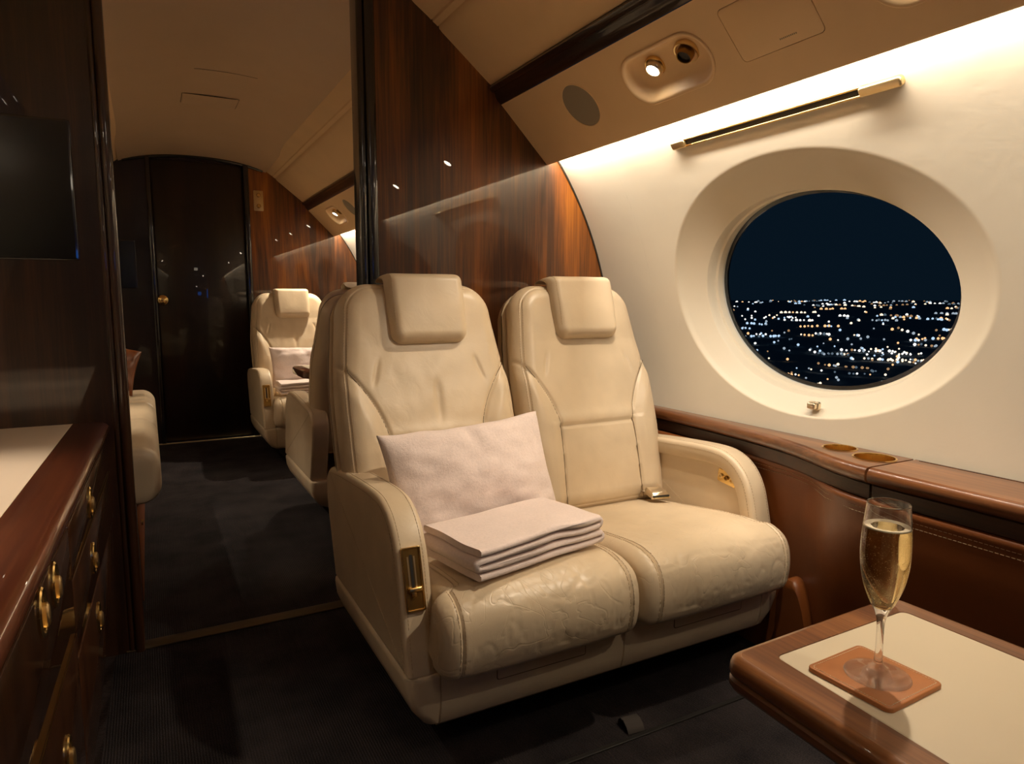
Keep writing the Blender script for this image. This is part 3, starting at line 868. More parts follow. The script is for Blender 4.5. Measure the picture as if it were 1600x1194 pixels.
def build_arm(parent, x0, x1, gold, outlet):
    mb = extrude_profile(ARMP, x0, x1, .012, None, 0, (.046, .012))
    s = 1 if x1 > x0 else -1
    io = inset(ccw(ARMP), .0)
    # edge seam with stitches following the outer and inner front edges
    seam = [p for p in ARMP if p[1] > .24][:64]
    def path(x, ins): 
        pp = inset(ccw(ARMP), ins); 
        i0 = [p for p in pp if p[1] > .232]
        # order from the front bottom upward to the rear top
        i0 = [p for p in i0 if not (p[0] > .5 and p[1] < .5)]
        i0.sort(key=lambda p: (math.atan2(p[1] - .30, p[0] - .30)), reverse=True)
        return [V((x, p[0], p[1])) for p in i0]
    for x, ins in ((x0 - s * .0002, .0135), (x0 + s * .0125, -.0002), (x1 - s * .0125, -.0002), (x1 + s * .0002, .0135)):
        stitches(mb, path(x, ins), 1, .0078, .005, .0006)
    a = mb.build('armrest', [M['cream'], M['thread']], parent, ang=60)
    if gold:
        xm_ = (x0 + x1) / 2 - s * .004
        za, zb = .345, .468; pa, pb = V((xm_, arm_front(za), za)), V((xm_, arm_front(zb), zb))
        v = (pb - pa).normalized(); u = V((1, 0, 0)); n = u.cross(v).normalized()
        bulge = max((V((xm_, p[0], p[1])) - pa).dot(n) for p in ARMP if za <= p[1] <= zb)
        c = (pa + pb) / 2 + n * (bulge + .0012)
        f = (c, u, v, n)
        mb = MB(); W_, H_ = .040, .124; rings = []
        for ins, d in ((0, -.014), (0, .002), (.001, .003), (.0032, .003), (.0044, .0015), (.0050, -.0005)):
            rings.append([c + u * p[0] + v * p[1] + n * d for p in inset(ccw(rrect(W_, H_, .0035, 4)), ins)])
        mb.rings(rings, 0, True, True)
        g = mb.build('control_plate', M['gold'], a, ang=35)
        plate(rrect(.0312, .1150, .0012, 3), -.0006, .0001, f).build('well', M['gold_dark'], g)
        plate(rrect(.0062, .066, .0015, 3, -.001, .014), -.0006, .0004, f).build('slot', M['slot'], g)
        plate(rrect(.003, .060, .001, 3, -.0075, .014), -.0006, .0006, f).build('slide_bar', M['gold_soft'], g)
        plate(rrect(.003, .060, .001, 3, .0055, .014), -.0006, .0006, f).build('slide_bar', M['gold_soft'], g)
        mb = MB(); plate(rrect(.027, .010, .002, 3, .001, -.020), -.0006, .0085, f, .0025, 3, mb)
        plate(rrect(.010, .020, .002, 3, -.002, -.025), -.0006, .006, f, .002, 3, mb)
        mb.build('lever', M['gold'], g)
        plate(rrect(.029, .018, .0015, 3, 0, -.047), -.0006, .0002, f).build('lower_pocket', M['gold_dark'], g)
    if outlet:
        xi = x1 - s * .012
        c = V((xi, .139, .470)); u = V((0, -1, 0)) * s * -1; v = V((0, -.13, .99)).normalized(); n = V((s, 0, 0)); f = (c, V((0, .99, .13)), v, n)
        g = plate(rrect(.066, .036, .005, 4), 0, .004, f, .0018).build('socket_plate', M['gold'], a)
        for dx in (-.020, 0, .020):
            mb = MB(); cc = c + f[1] * dx
            ring = lambda r, d: [cc + f[1] * r * math.cos(2 * PI * k / 20) + v * r * math.sin(2 * PI * k / 20) + n * d for k in range(20)]
            mb.rings([ring(.0068, .003), ring(.0068, .0068), ring(.0058, .0078), ring(.0042, .0072), ring(.0036, .005)], 0, False, True)
            mb.build('socket', M['gold_soft'] if dx else M['gold_dark'], g)
    return a
def build_cushion(parent, xl, xr, ol, or_, seed, belt=False):
    prof = catmull([(.50, .345), (.40, .350), (.28, .366), (.16, .384), (.06, .395), (.01, .398), (-.034, .393), (-.066, .377), (-.083, .350), (-.089, .315), (-.087, .280), (-.077, .249), (-.050, .233), (0, .229), (.12, .229), (.46, .229)], 8)
    n = len(prof); P2 = [V((p[0], p[1])) for p in prof]
    nor = []
    for i in range(n):
        t = (P2[min(n - 1, i + 1)] - P2[max(0, i - 1)]).normalized(); nor.append(V((t.y, -t.x)))
    nor = [(-q if q.dot(V((p.x - .2, p.y - .31))) < 0 else q) for p, q in zip(P2, nor)]
    mb = MB(); rows = []; nx = 120; Rr = .034
    cl = lambda t: math.sin(PI / 2 * t) * .6 + t * .4
    def pt(i, x, xa, xb, lift=0):
        p, q = P2[i], nor[i]; s = min(x - xa, xb - x)
        w = smooth01((i - 3) / 12) * smooth01((n - 9 - i) / 9)
        off = -.034 * (1 - rnd(s, Rr)) + .010 * smooth01(s / .16) * w * (.3 + .7 * smooth01((p.y - .23) / .12))
        off -= .0042 * groove(s - .036, .0026) * (1 if x - xa < .1 or True else 0)
        if p.y > .27:
            a = nz(x * 1.0, p.x * 1.6, seed, 9)
            off += .0016 * a * rnd(s, .08)
            # creases running back from the front edge
            cr = nz(x * 3.2 + .6 * p.x, p.x * 1.1 + p.y, seed + 7, 10)
            off -= .0017 * max(0, 1 - abs(cr) / .06) * smooth01((.16 - p.x) / .18) * rnd(s, .07) * .8
            cr2 = nz(x * 1.2 - p.x * 1.8, p.x * 2.6 + .5 * p.y, seed + 13, 9)
            off -= .0013 * max(0, 1 - abs(cr2) / .05) * smooth01((.24 - p.x) / .2) * rnd(s, .07)
        return V((x, p.x + q.x * (off + lift), p.y + q.y * (off + lift)))
    ext = []
    for i in range(n):
        k = smooth01((-.004 - P2[i].x) / .02); k = k if P2[i].y > .2 else 0
        xa, xb = xl - ol * k, xr + or_ * k; ext.append((xa, xb))
        rows.append([pt(i, xa + (xb - xa) * (cl(2 * j / nx - 1) + 1) / 2, xa, xb) for j in range(nx + 1)])
    mb.grid(rows)
    for j in (0, nx): mb.add([r[j] for r in rows], [tuple(range(n))])
    for off in (.031, .041):
        for sg in (-1, 1):
            pts = [pt(i, (ext[i][0] + off) if sg < 0 else (ext[i][1] - off), *ext[i], lift=.0003) for i in range(16, n - 35)]
            stitches(mb, pts, 1, .0078, .005, .0006)
    return mb.build('seat_cushion', [M['cream_worn'], M['thread']], parent, ang=70)
def build_base(parent, W, seams):
    D = .585
    def ring(ix, iyf, iyb, z):
        x0, x1, y0, y1 = ix, W - ix, -.004 + iyf, D - iyb; r = .022
        pts = []
        # front edge from left to right with small grooves at the seams
        for a in range(7):
            t = rad(180 + 90 * a / 6); pts.append((x0 + r + r * math.cos(t), y0 + r + r * math.sin(t)))
        for sx in seams: pts += [(sx - .0022, y0), (sx - .0006, y0 + .004), (sx + .0006, y0 + .004), (sx + .0022, y0)]
        for a in range(7):
            t = rad(270 + 90 * a / 6); pts.append((x1 - r + r * math.cos(t), y0 + r + r * math.sin(t)))
        for a in range(7):
            t = rad(90 * a / 6); pts.append((x1 - r + r * math.cos(t), y1 - r + r * math.sin(t)))
        for a in range(7):
            t = rad(90 + 90 * a / 6); pts.append((x0 + r + r * math.cos(t), y1 - r + r * math.sin(t)))
        return [V((p[0], p[1], z)) for p in pts]
    mb = MB(); mb.rings([ring(.006, .006, .006, .2245), ring(.001, .001, .001, .221), ring(0, 0, 0, .212), ring(.003, .0, .002, .180), ring(.016, .003, .01, .146), ring(.040, .010, .03, .114), ring(.064, .026, .05, .100)])
    b = mb.build('base', M['cream'], parent, ang=50)
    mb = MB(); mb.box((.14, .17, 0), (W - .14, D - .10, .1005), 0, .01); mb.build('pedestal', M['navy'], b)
    return b
def make_seat(name, label, places, loc, rz=0, group=None, seams=None):
    W = 1.02 if places == 2 else .535
    t = thing(name, label, 'aircraft seat', loc, rz, group)
    b = build_base(t, W, [.068, .515, .952] if places == 2 else [.068, W - .068])
    fr = lambda x, z: (V((x, -.0045, z)), V((1, 0, 0)), V((0, 0, 1)), V((0, -1, 0)))
    for x in ((.30, .77) if places == 2 else (W / 2,)):
        mb = MB(); rr_ = ccw(rrect(.215, .040, .004, 3)); f = fr(x, .197)
        rings = [[f[0] + V((p[0], -d, p[1])) for p in inset(rr_, i_)] for i_, d in ((0, -.002), (.0, .0002), (.0005, .0012), (.0015, .0016))]
        mb.rings(rings); mb.build('flap', M['cream'], b)
        mb = MB(); plate(rrect(.2185, .0435, .005, 3), -.001, .0003, f, 0, 1, mb); mb.build('flap_gap', M['seam'], b)
    build_arm(t, 0, .068, True, False)
    build_arm(t, W, W - .068, places == 1, places == 2)
    if places == 2:
        build_cushion(t, .066, .5035, .022, 0, 2.0); build_cushion(t, .512, .954, 0, .016, 8.0)
        build_back(t, .2480, 2.0); build_back(t, .7480, 8.0, -1, .965)
    else:
        build_cushion(t, .066, W - .066, .012, .012, 4.0); build_back(t, W / 2, 3.0)
    return t
seat = make_seat('double_seat', 'cream leather double seat in front with two headrests, pillow and folded blanket on it', 2, (.40, 1.18, 0))
fs = make_seat('single_seat', 'far cream leather seat facing the viewer in front of the far bulkhead', 1, (.545, 4.00, 0), 0, 'single cream seats in the far cabin')
s2 = copy_tree(fs); s2['label'] = 'cream leather seat turned away, its back and armrest showing behind the double seat'
s2.location = (.54 + .535, 3.30, 0); s2.rotation_euler = (0, 0, PI)
# seat belt buckle on the right cushion
t = thing('seat_belt_buckle', 'pale metal seat belt buckle lying at the right armrest of the double seat', 'buckle', (1.292, 1.526, .378), rad(-12))
mb = MB(); pl = [(-.03, .0), (-.03, .012), (-.026, .018), (.026, .018), (.03, .012), (.03, 0)]
mb.rings([[V((p[0] * (1 - .06 * k), y, p[1] * sc)) for p in pl] for k, (y, sc) in enumerate(((-.030, .45), (-.026, .8), (-.018, 1.05), (.012, 1.1), (.026, .95), (.030, .6)))])
mb.xf(Matrix.Rotation(rad(4), 4, 'X'))
mb.build('housing', M['white_gold'], t)
mb = MB(); mb.box((-.026, -.0335, .004), (.026, -.028, .0085), 0, .001); mb.build('slot', M['slot'], t)
mb = MB(); mb.box((-.024, -.042, .0015), (.024, -.022, .0045), 0, .001); mb.build('tongue', M['gold_soft'], t)
mb = MB(); mb.grid([[V((x, y, z)) for x in (-.024, .024)] for y, z in ((.02, .006), (.04, .004), (.06, .001), (.075, -.002))]); mb.grid([[V((x, y, z - .002)) for x in (-.024, .024)] for y, z in ((.02, .006), (.04, .004), (.06, .001), (.075, -.002))])
mb.build('strap', M['cream_dark'], t)

# ------------------------------------------------------------------ pillows and blankets
def pillow(loc, lean, roll, yaw, a, b, T, label, mat, seed, group=None):
    mb = MB(); n = 44; F, B = [], []
    cl = lambda t: math.sin(PI / 2 * t) * .55 + t * .45
    for j in range(n + 1):
        v = cl(2 * j / n - 1); fr, br = [], []
        for i in range(n + 1):
            u_ = cl(2 * i / n - 1)
            x = a * u_ * (1 - .055 * (1 - v * v)); z = b * v * (1 - .075 * (1 - u_ * u_))
            t_ = max(0, (1 - u_ ** 2) * (1 - v ** 2)); e = t_ ** .42
            d = T * e
            rim = 1 - smooth01(t_ / .3)
            w = nz(u_ * 1.6, v * 1.6, seed, 1.5) * .010 + nz(u_ * 4, v * 4, seed, 1.3) * .004
            # pucker below the top edge
            w -= .010 * groove(u_ + .05 - .15 * (1 - v), .07) * smooth01((v - .3) / .5) * (1 - smooth01((v - .93) / .07))
            k = min(1, t_ * 6)
            z += .004 * nz(u_ * 3, seed, v, 1.0) * rim
            fr.append(V((x, -d - w * k, z))); br.append(V((x, d * .75, z)))
        F.append(fr); B.append(br)
    mb.grid(F); mb.grid(B, flip=True)
    o = mb.build('pillow', mat, None, ang=80)
    bm = bmesh.new(); bm.from_mesh(o.data); bmesh.ops.remove_doubles(bm, verts=bm.verts[:], dist=1e-5); bm.to_mesh(o.data); bm.free()
    o.location = loc; o.rotation_euler = (Matrix.Rotation(yaw, 4, 'Z') @ Matrix.Rotation(lean, 4, 'X') @ Matrix.Rotation(roll, 4, 'Y')).to_euler()
    tag(o, label, 'pillow', group); return o
def blanket(loc, yaw, L, Wd, label, seed, layers=4, th=.0155, group=None):
    # one cloth folded back and forth; the fold line is drawn in (l,z) and carried along the width
    mb = MB(); gap = th * 1.06; cen = []
    for k in range(layers):
        z = .5 * th + k * gap; l0, l1 = -L / 2 + .003 * ((k * 7) % 3), L / 2 - .004 * ((k * 5) % 3)
        seg = [(l0 + (l1 - l0) * i / 24, z) for i in range(25)]
        if k % 2: seg.reverse()
        cen += seg
        if k < layers - 1:
            e = seg[-1]; sg = 1 if e[0] > 0 else -1
            for i in range(1, 5):
                a = PI * i / 5; cen.append((e[0] + sg * gap * .5 * math.sin(a), z + gap * .5 * (1 - math.cos(a))))
    nw = 30; rows = []; m = len(cen); half = th * .47
    for j in range(nw + 1):
        w = Wd * (j / nw - .5); fr = []
        up, dn = [], []
        for i in range(m):
            a, b = cen[max(0, i - 1)], cen[min(m - 1, i + 1)]; tx, tz = b[0] - a[0], b[1] - a[1]; q = math.hypot(tx, tz) or 1
            nx_, nz_ = -tz / q, tx / q
            edge = rnd(min(w + Wd / 2, Wd / 2 - w) + .0004, .006)
            k = min(cen[i][1] / (layers * gap), 1)
            wob = .0042 * nz(cen[i][0] * 1.0, w * 1.2, seed, 10) * (.3 + k) + .007 * k * groove(cen[i][0] - .03, .05) * smooth01((-w) / .1)
            h_ = half * (.35 + .65 * edge)
            ww = w + .004 * nz(cen[i][0] * 2, cen[i][1] * 30, seed + 2, 4) * (1 if abs(w) > Wd * .3 else .2) * (1 if w > 0 else -1)
            for lst, s in ((up, 1), (dn, -1)):
                lst.append(V((cen[i][0] + nx_ * h_ * s, ww, cen[i][1] + nz_ * h_ * s + wob)))
        rows.append(up + dn[::-1])
    mb.rings(rows)
    o = mb.build('folded_blanket', M['wool'], None, ang=70)
    o.location = loc; o.rotation_euler = (0, 0, yaw); tag(o, label, 'blanket', group); return o
pillow((.673, 1.462, .523), rad(-20), rad(-2.5), rad(4), .221, .137, .066, 'blush wool pillow leaning on the left back of the double seat', M['wool'], 3.0, 'blush pillows on the seats')
blanket((.678, 1.262, .411), rad(12), .335, .20, 'folded blush wool blanket on the left cushion of the double seat', 5.0, group='folded blankets on the seats')
pillow((.835, 4.27, .545), rad(-18), rad(0), 0, .20, .125, .055, 'pale pillow on the far seat by the far bulkhead', M['wool'], 6.0, 'blush pillows on the seats')
blanket((.80, 4.10, .411), rad(0), .30, .19, 'folded pale blanket on the far seat by the far bulkhead', 9.0, group='folded blankets on the seats')

# ------------------------------------------------------------------ folding table with coaster and champagne
TZ = .50
t = thing('side_table', 'walnut-rimmed table with cream inlay beside the double seat, holding the champagne glass', 'table', (.80, .28, 0))
off = -V(t.location)
def round_poly(pts, r, n=6):
    out = []; L = len(pts)
    for i in range(L):
        a, b, c = V(pts[i - 1]), V(pts[i]), V(pts[(i + 1) % L]); e1 = (a - b).normalized(); e2 = (c - b).normalized()
        ang = e1.angle(e2); d = r / math.tan(ang / 2); p, q = b + e1 * d, b + e2 * d; cen = b + (e1 + e2).normalized() * (r / math.sin(ang / 2))
        a0 = math.atan2(p.y - cen.y, p.x - cen.x); a1 = math.atan2(q.y - cen.y, q.x - cen.x)
        while a1 - a0 > PI: a1 -= 2 * PI
        while a1 - a0 < -PI: a1 += 2 * PI
        out += [(cen.x + r * math.cos(a0 + (a1 - a0) * k / n), cen.y + r * math.sin(a0 + (a1 - a0) * k / n)) for k in range(n + 1)]
    return out
T_OUT = round_poly([(.600, .02), (1.002, .02), (.990, .616), (.628, .606)][::1], .028)
T_IN = round_poly([(.650, .065), (.952, .065), (.948, .569), (.680, .566)], .012)
T_OUT, T_IN = ccw(T_OUT), ccw(T_IN)
fr = (off + V((0, 0, TZ)), V((1, 0, 0)), V((0, 1, 0)), V((0, 0, 1)))
P3 = lambda q, d: off + V((q[0], q[1], TZ + d))
mb = MB()
rings = []
for ins, d in ((.030, -.046), (.012, -.046), (.004, -.043), (.0, -.037), (.0005, -.030), (.003, -.0275), (.0035, -.0255), (.001, -.0235), (.0, -.019), (.0005, -.012), (.003, -.006), (.008, -.0018), (.014, 0)):
    rings.append([P3(q, d) for q in inset(T_OUT, ins)])
mb.rings(rings, 0, True, False)
holed([(p.x - off.x, p.y - off.y) for p in rings[-1]], [T_IN], fr, mb)
mb.grid([[P3(q, d) for q in T_IN] for d in (0, -.003)], cu=True)
mb.build('rim', M['wood_y'], t, ang=40)
mb = MB(); mb.rings([[P3(q, d) for q in inset(T_IN, i_)] for i_, d in ((.0006, -.004), (.0006, -.0012), (.0016, -.0004), (.004, -.0002))]); mb.build('inlay', M['tabletop'], t)
mb = MB(); mb.rings([[V((x * .5 + .0, y, 0)) + V((0, 0, z)) for x, y in rrect(w, l, .02, 5)] for w, l, z in ((.30, .34, 0), (.30, .34, .015), (.16, .16, .03), (.14, .14, .40), (.3, .3, TZ - .046))]); mb.build('pedestal', M['black'], t)
# coaster
cpos = V((.7425, .475, TZ))
t = thing('coaster', 'square cognac leather coaster under the champagne glass', 'coaster', cpos, rad(2))
f = (V((0, 0, 0)), V((1, 0, 0)), V((0, 1, 0)), V((0, 0, 1)))
mb = plate(rrect(.106, .106, .008, 6), 0, .0052, f, .0016, 3)
sp = rrect(.096, .096, .005, 5); stitches(mb, [V((p[0], p[1], .0053)) for p in sp + sp[:1]], 1, .0036, .0023, .00045)
mb.build('pad', [M['coaster'], M['stitch_light']], t, ang=40)
# flute
gx, gy, gz = .745, .472, TZ + .0053
t = thing('champagne_flute', 'champagne flute filled with sparkling wine on the leather coaster', 'champagne glass', (gx, gy, gz))
outer = catmull([(0, .0002), (.0335, .0002), (.0352, .0012), (.0345, .0024), (.024, .0046), (.012, .0085), (.0060, .015), (.0044, .026), (.0040, .045), (.0042, .060), (.0054, .072), (.0085, .081), (.0150, .094), (.0212, .111), (.0252, .131), (.0268, .152), (.0262, .175), (.0240, .200), (.0229, .2105)], 5)
inner = catmull([(.0221, .2105), (.0231, .200), (.0252, .175), (.0258, .152), (.0242, .131), (.0202, .111), (.0140, .096), (.0075, .0868), (0, .085)], 5)
mb = MB(); mb.lathe([(max(p[0], .0001), p[1]) for p in outer] + [(.0225, .2112)] + [(max(p[0], .0001), p[1]) for p in inner], 64)
mb.mi = [1 if max(mb.v[i][2] for i in f_) < .010 else 0 for f_ in mb.f]; mb.build('glass', [M['glass'], M['foot']], t, ang=60)
LV = .183
li = [p for p in inner if p[1] < LV][::-1]
r_at = lambda z: next((a[0] + (b[0] - a[0]) * (z - a[1]) / max(1e-9, b[1] - a[1]) for a, b in zip(li, li[1:]) if a[1] <= z <= b[1]), li[-1][0])
mb = MB(); mb.lathe([(max(.0001, p[0] + .00012), p[1] - .00012) for p in li] + [(li[-1][0] + .0001, LV), (li[-1][0] - .002, LV - .0004), (.0001, LV - .0005)], 64)
mb.build('champagne', M['wine'], t, ang=60)
mb = MB()
for k in range(460):
    z = .093 + (LV - .095) * R.random(); rr2 = r_at(z) * .90; a = 2 * PI * R.random()
    q = rr2 * math.sqrt(R.random()) if R.random() < .45 else rr2 * (.86 + .1 * R.random())
    s = .00022 + .00034 * R.random() * R.random()
    bm = bmesh.new(); bmesh.ops.create_icosphere(bm, subdivisions=1, radius=s, matrix=Matrix.Translation((q * math.cos(a), q * math.sin(a), z))); mb.bm(bm)
mb.build('bubbles', M['bubble'], t, kind='stuff')
mb = MB(); r0 = li[-1][0] - .0002
ringp = lambda r, d, w=0: [V(((r + w * nz(math.cos(a) * 3, math.sin(a) * 3)) * math.cos(a), (r + w * nz(math.cos(a) * 3, math.sin(a) * 3)) * math.sin(a), LV + d)) for a in [2 * PI * k / 64 for k in range(64)]]
mb.grid([ringp(r0, -.0006), ringp(r0, .0012), ringp(r0 - .0012, .0016), ringp(r0 - .0045, .0011, .0014), ringp(r0 - .0075, .0002, .0022), ringp(r0 - .004, -.0007)], cu=True, cv=True)
mb.build('foam', M['foam'], t, ang=80)

# small folding table in the far cabin
t = thing('side_table', 'small dark-rimmed table between the two far seats', 'table', (.98, 3.40, 0)); off = -V(t.location)
pl = ccw(round_poly([(.625, 3.22), (1.30, 3.22), (1.30, 3.56), (.625, 3.56)], .05)); P3 = lambda q, d: off + V((q[0], q[1], .62 + d))
mb = MB(); mb.rings([[P3(q, d) for q in inset(pl, i_)] for i_, d in ((.02, -.04), (.004, -.037), (0, -.022), (.003, -.006), (.012, 0))], 0, True, True); mb.build('rim', M['wood_red'], t)
mb = MB(); mb.rings([[P3(q, d) for q in inset(pl, i_)] for i_, d in ((.045, -.002), (.045, .0005), (.047, .0008))]); mb.build('inlay', M['tabletop'], t)
mb = MB(); mb.box((.10, -.05, 0), (.2, .05, .582), 0, .01); mb.build('pedestal', M['black'], t)

# ------------------------------------------------------------------ credenza on the left
YAW = rad(-1.5)
t = thing('credenza', 'long dark walnut credenza on the left with brass oval pulls', 'credenza', (-.104, YB - .004, 0), YAW)
y0, y1 = -1.75, 0.0       # local, runs towards the viewer; local x=0 is the front face
fx = -.004
mb = MB(); mb.box((-.50, y0, .08), (fx - .018, y1, .5985), 0, .002, 2); b = mb.build('body', M['panel_dark'], t)
mb = MB(); mb.box((-.48, y0 + .01, 0), (-.08, y1 - .01, .08)); mb.build('plinth', M['black'], t)
ff = (V((fx - .018, 0, 0)), V((0, 1, 0)), V((0, 0, 1)), V((1, 0, 0)))
def pull(parent, y, z):
    f = (V((fx, y, z)), V((0, 1, 0)), V((0, 0, 1)), V((1, 0, 0))); e = lambda a, b, n=28: [(a * math.cos(2 * PI * k / n), b * math.sin(2 * PI * k / n)) for k in range(n)]
    P = lambda q, d: f[0] + f[1] * q[0] + f[2] * q[1] + f[3] * d
    mb = MB(); mb.rings([[P(q, d) for q in e(a, b_)] for a, b_, d in ((.023, .032, 0), (.023, .032, .003), (.021, .030, .005), (.0175, .0265, .0045), (.0155, .0245, .0015), (.010, .018, .0008))])
    h = mb.build('pull', M['gold'], parent)
    mb = MB(); mb.rings([[P((q[0] + .006, q[1] - .006), d) for q in e(a, b_)] for a, b_, d in ((.009, .016, .001), (.009, .016, .007), (.007, .013, .009), (.003, .008, .0095))])
    mb.build('latch_button', M['gold_soft'], h)
def front(name, ya, yb, za, zb, pulls):
    mb = plate(rrect(yb - ya - .004, zb - za - .004, .003, 3, (ya + yb) / 2, (za + zb) / 2), 0, .018, ff, .002, 2)
    d = mb.build(name, M['panel_dark'], t)
    for p in pulls: pull(d, *p)
front('drawer', -.78, -.012, .51, .597, [(-.49, .555)])
front('drawer', -.78, -.012, .38, .507, [(-.50, .445)])
front('drawer', -.78, -.012, .085, .377, [(-.49, .318)])
front('door', -1.36, -.783, .42, .597, [(-.952, .566), (-1.055, .570)])
front('door', -1.36, -.783, .085, .417, [(-.955, .315)])
front('door', -1.745, -1.363, .085, .597, [])
mb = MB(); mb.box((fx - .0005, -1.36, .4178), (fx + .0006, -.783, .4193)); mb.build('inlay_line', M['gold_dark'], t)
mb = MB(); mb.box((fx - .0005, -.78, .5078), (fx + .0006, -.012, .5093)); mb.build('inlay_line', M['gold_dark'], t)
w = thing('worktop', 'pale worktop with rounded rosewood front rim on the credenza', 'worktop', (-.104, YB - .004, .6), YAW)
nose = [(-.078, .037), (-.03, .037), (-.012, .0355), (-.003, .031), (.0015, .023), (.002, .014), (-.001, .006), (-.008, .001), (-.02, 0), (-.078, 0)]
mb = MB(); mb.rings([[V((p[0], y, p[1])) for p in nose] for y in (y0, y1)]); mb.build('rim', M['wood_red'], w, ang=40)
mb = MB(); mb.box((-.52, y0, 0), (-.0785, y1, .0368), 0, .001, 1); mb.build('slab', M['counter'], w)
mb = MB(); mb.box((-.0786, y0, .030), (-.0775, y1, .0373)); mb.build('inlay_line', M['foam'], w)

# ------------------------------------------------------------------ divan beyond the left bulkhead
t = thing('divan', 'cream leather divan along the left side past the dark bulkhead edge', 'divan', (-.34, 3.08, 0))
off = -V(t.location)
def soft_box(x0, x1, ya, yb, za, zb, r, name, mat, seams=(), bulge=.012):
    mb = MB(); prof = rrect(x1 - x0, zb - za, r, 8, (x0 + x1) / 2, (za + zb) / 2); rings = []
    ys = [ya + (yb - ya) * i / 90 for i in range(91)]
    for y in ys:
        s = min(y - ya, yb - y); k = .028 * (1 - rnd(s, .028)); g = sum(.005 * groove(y - q, .006) for q in seams)
        rings.append([off + V((p[0], y, p[1])) for p in inset(ccw(prof), k + g)])
    mb.rings(rings); return mb.build(name, mat, t, ang=60)
soft_box(-.60, .012, 2.33, 2.92, .32, .502, .060, 'seat_cushion', M['cream'])
soft_box(-.60, .012, 2.925, 3.40, .32, .502, .060, 'seat_cushion', M['cream'])
soft_box(-.60, .012, 3.405, 3.88, .32, .502, .060, 'seat_cushion', M['cream'])
soft_box(-.80, -.60, 2.33, 3.88, .32, .98, .05, 'backrest', M['cream'], (2.92, 3.40))
mb = MB(); mb.box(off + V((-.74, 2.36, 0)), off + V((-.058, 3.86, .321)), 0, .006); b = mb.build('base', M['tan'], t)
mb = MB(); mb.lathe([(0, 0), (.011, 0), (.011, .004), (.008, .006), (0, .0062)], 16); mb.xf(Matrix.Translation(off + V((-.058, 2.62, .185))) @ Matrix.Rotation(rad(90), 4, 'Y')); mb.build('button', M['gold'], b)
pillow((-.215, 3.66, .645), rad(-30), rad(18), rad(12), .165, .12, .06, 'caramel leather pillow lying at the far end of the divan', M['tan'], 12.0)

# black carpet tag near the table
t = thing('carpet_tab', 'small dark fabric tab standing up from the carpet in front of the double seat', 'tab', (.905, 1.142, 0), rad(-6))
mb = MB(); mb.grid([[V((x, y, z)) for x in (-.021, -.007, .007, .021)] for y, z in ((.012, .002), (.010, .012), (.002, .020), (-.012, .021), (-.026, .014), (-.034, .003), (-.034, .001), (-.026, .011), (-.012, .018), (.001, .017), (.008, .010), (.010, .001))], cv=True)
mb.build('loop', plain('tab_fabric', (.05, .04, .034), .85), t)
mb = MB(); mb.box((.50, 1.092, 0), (1.42, 1.104, .0035), 0, .001, 1); struct(mb, trimname(), M['slot'])
mb = MB(); mb.box((.538, -.2, 0), (.552, 1.10, .003), 0, .001, 1); struct(mb, trimname(), M['slot'])

# ceiling details in the far cabin
t = thing('ceiling_vent', 'flat rectangular air outlet in the arched far ceiling', 'vent', (.325, 3.715, 1.8985))
mb = MB(); ring = lambda w, l, z: [V((p[0], p[1], z - .078 * ((p[0]) / .42) ** 2 * .55)) for p in rrect(w, l, .006, 4)]
mb.rings([ring(.246, .175, .006), ring(.246, .175, .0035), ring(.238, .167, .0025)], 0, True, True); mb.build('flange', M['ceil'], t)
mb = MB(); mb.rings([ring(.250, .179, .0062), ring(.250, .179, .0042)], 0, True, True); mb.build('shadow_gap', M['seam'], t)
mb = MB(); mb.grid([[V((XC + x, y, 1.905 - .078 * (x / .42) ** 2 * (.55 + .45 * abs(x / .42)) - .0012)) for x in [-.1 + .25 * k / 10 for k in range(11)]] for y in (3.235, 3.241)])
struct(mb, trimname(), M['seam'])

# ------------------------------------------------------------------ night city outside
GZ = -130.0
mb = MB(); mb.add([(-200, -60000, GZ - 6), (90000, -60000, GZ - 6), (90000, 90000, GZ - 6), (-200, 90000, GZ - 6)], [(0, 1, 2, 3)])
gm, nt, b_ = newmat('dark_land'); b_.inputs['Base Color'].default_value = (.25, .3, .36, 1); b_.inputs['Roughness'].default_value = 1; b_.inputs['Specular IOR Level'].default_value = 0
struct(mb, 'ground', gm)
cols = [((1, .93, .82), 1.6), ((.62, .82, 1), 1.0), ((1, .52, .22), 1.5), ((1, .74, .48), 1.9), ((.8, .92, 1), .5), ((1, .55, .25), .45), ((.6, .8, .95), .18)]
mats = [emis('city_light_%s' % 'abcdefg'[i], c, s, False) for i, (c, s) in enumerate(cols)]
ico = bmesh.new(); bmesh.ops.create_icosphere(ico, subdivisions=1, radius=1); ico.verts.index_update()
IV = [v.co.copy() for v in ico.verts]; IF = [[v.index for v in f.verts] for f in ico.faces]
mb = MB()
def city(az, dep, size, mi):
    d = (CAMH - GZ) / math.tan(dep); c = V((d * math.sin(az), d * math.cos(az), GZ)); r = math.hypot(d, CAMH - GZ) * size / 2
    mb.add([c + v * r for v in IV], IF, mi)
RC = random.Random(23)
def pick():
    q = RC.random(); return 0 if q < .16 else 1 if q < .30 else 2 if q < .42 else 3 if q < .54 else 4 if q < .74 else 5 if q < .84 else 6
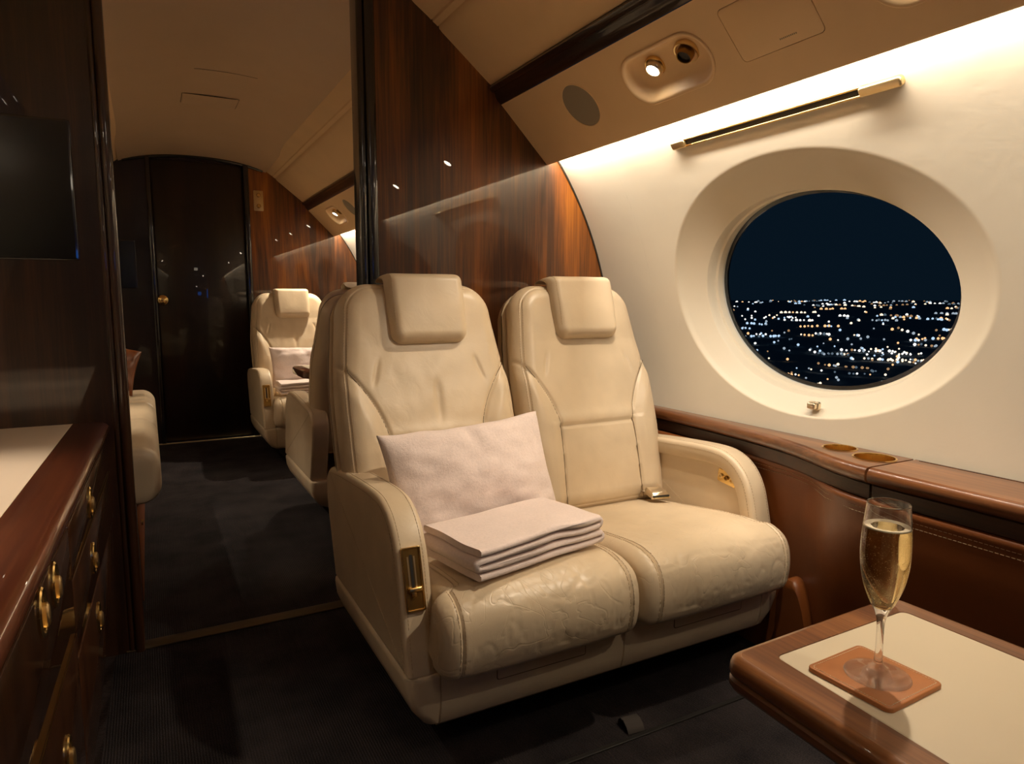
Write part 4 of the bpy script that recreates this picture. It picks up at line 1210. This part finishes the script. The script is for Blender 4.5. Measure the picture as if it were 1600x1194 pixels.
for k in range(280):       # streets seen nearly edge-on: rows of lights
    dep = rad(.12 + 8.5 * RC.random() ** 1.9); az = rad(20 + 75 * RC.random()); m_ = RC.choice([1, 2, 3, 4, 6, 9, 13]); c0 = pick(); sl = (RC.random() - .5) * .12
    if dep > rad(5): m_ = min(m_, 4)
    for j in range(m_):
        a = az + rad(.30) * j * (.8 + .4 * RC.random()); d2 = max(rad(.08), dep + rad(.30) * j * sl + rad(.05) * (RC.random() - .5) * min(1, dep / rad(1.5)))
        city(a, d2, .0024 + .0019 * RC.random(), c0 if RC.random() < .7 else pick())
for k in range(900): city(rad(15 + 95 * RC.random()), rad(8.5 + 20 * RC.random()), .0024 + .002 * RC.random(), pick())
for k in range(380): city(rad(20 + 75 * RC.random()), rad(2.5 + 6.4 * RC.random()), .0022 + .0018 * RC.random(), pick())
for k in range(760):
    city(rad(20 + 75 * RC.random()), rad(.15 + 8.9 * RC.random() ** 1.5), .0022 + .0019 * RC.random(), pick())
for k in range(150):       # orange rows on the skyline
    az = rad(20 + 75 * RC.random())
    if math.sin(math.degrees(az) * .9) > -.2: city(az, rad(.06 + .12 * RC.random()), .0014 + .001 * RC.random(), RC.choice([2, 5, 5, 3]))
for q in range(5):         # dense bright blocks
    az0, d0 = rad([57, 49, 62, 70, 44][q]), rad([3.9, 1.3, 4.6, 2.0, 2.6][q])
    for k in range(20): city(az0 + rad(RC.gauss(0, 1.0)), max(rad(.1), d0 + rad(RC.gauss(0, .16))), .002 + .0013 * RC.random(), RC.choice([0, 0, 1, 3]))
o = mb.build('city_lights', mats, None, False, kind='stuff'); tag(o, 'scattered white, blue and orange lights of a night city outside the oval window', 'city lights')
wd = bpy.data.worlds.new('night_sky'); SC.world = wd; wd.use_nodes = True
bg = wd.node_tree.nodes['Background']; bg.inputs['Color'].default_value = (.0026, .0072, .0128, 1); bg.inputs['Strength'].default_value = 1.0

# ------------------------------------------------------------------ view
SC.view_settings.view_transform = 'Standard'; SC.view_settings.look = 'None'; SC.view_settings.gamma = 1
SC.view_settings.exposure = 0.0; SC.view_settings.use_curve_mapping = False
SC.cycles.use_denoising = True; SC.cycles.use_adaptive_sampling = False
SC.cycles.max_bounces = 10; SC.cycles.transmission_bounces = 10; SC.cycles.transparent_max_bounces = 12; SC.cycles.diffuse_bounces = 5; SC.cycles.glossy_bounces = 5
SC.cycles.sample_clamp_indirect = 6
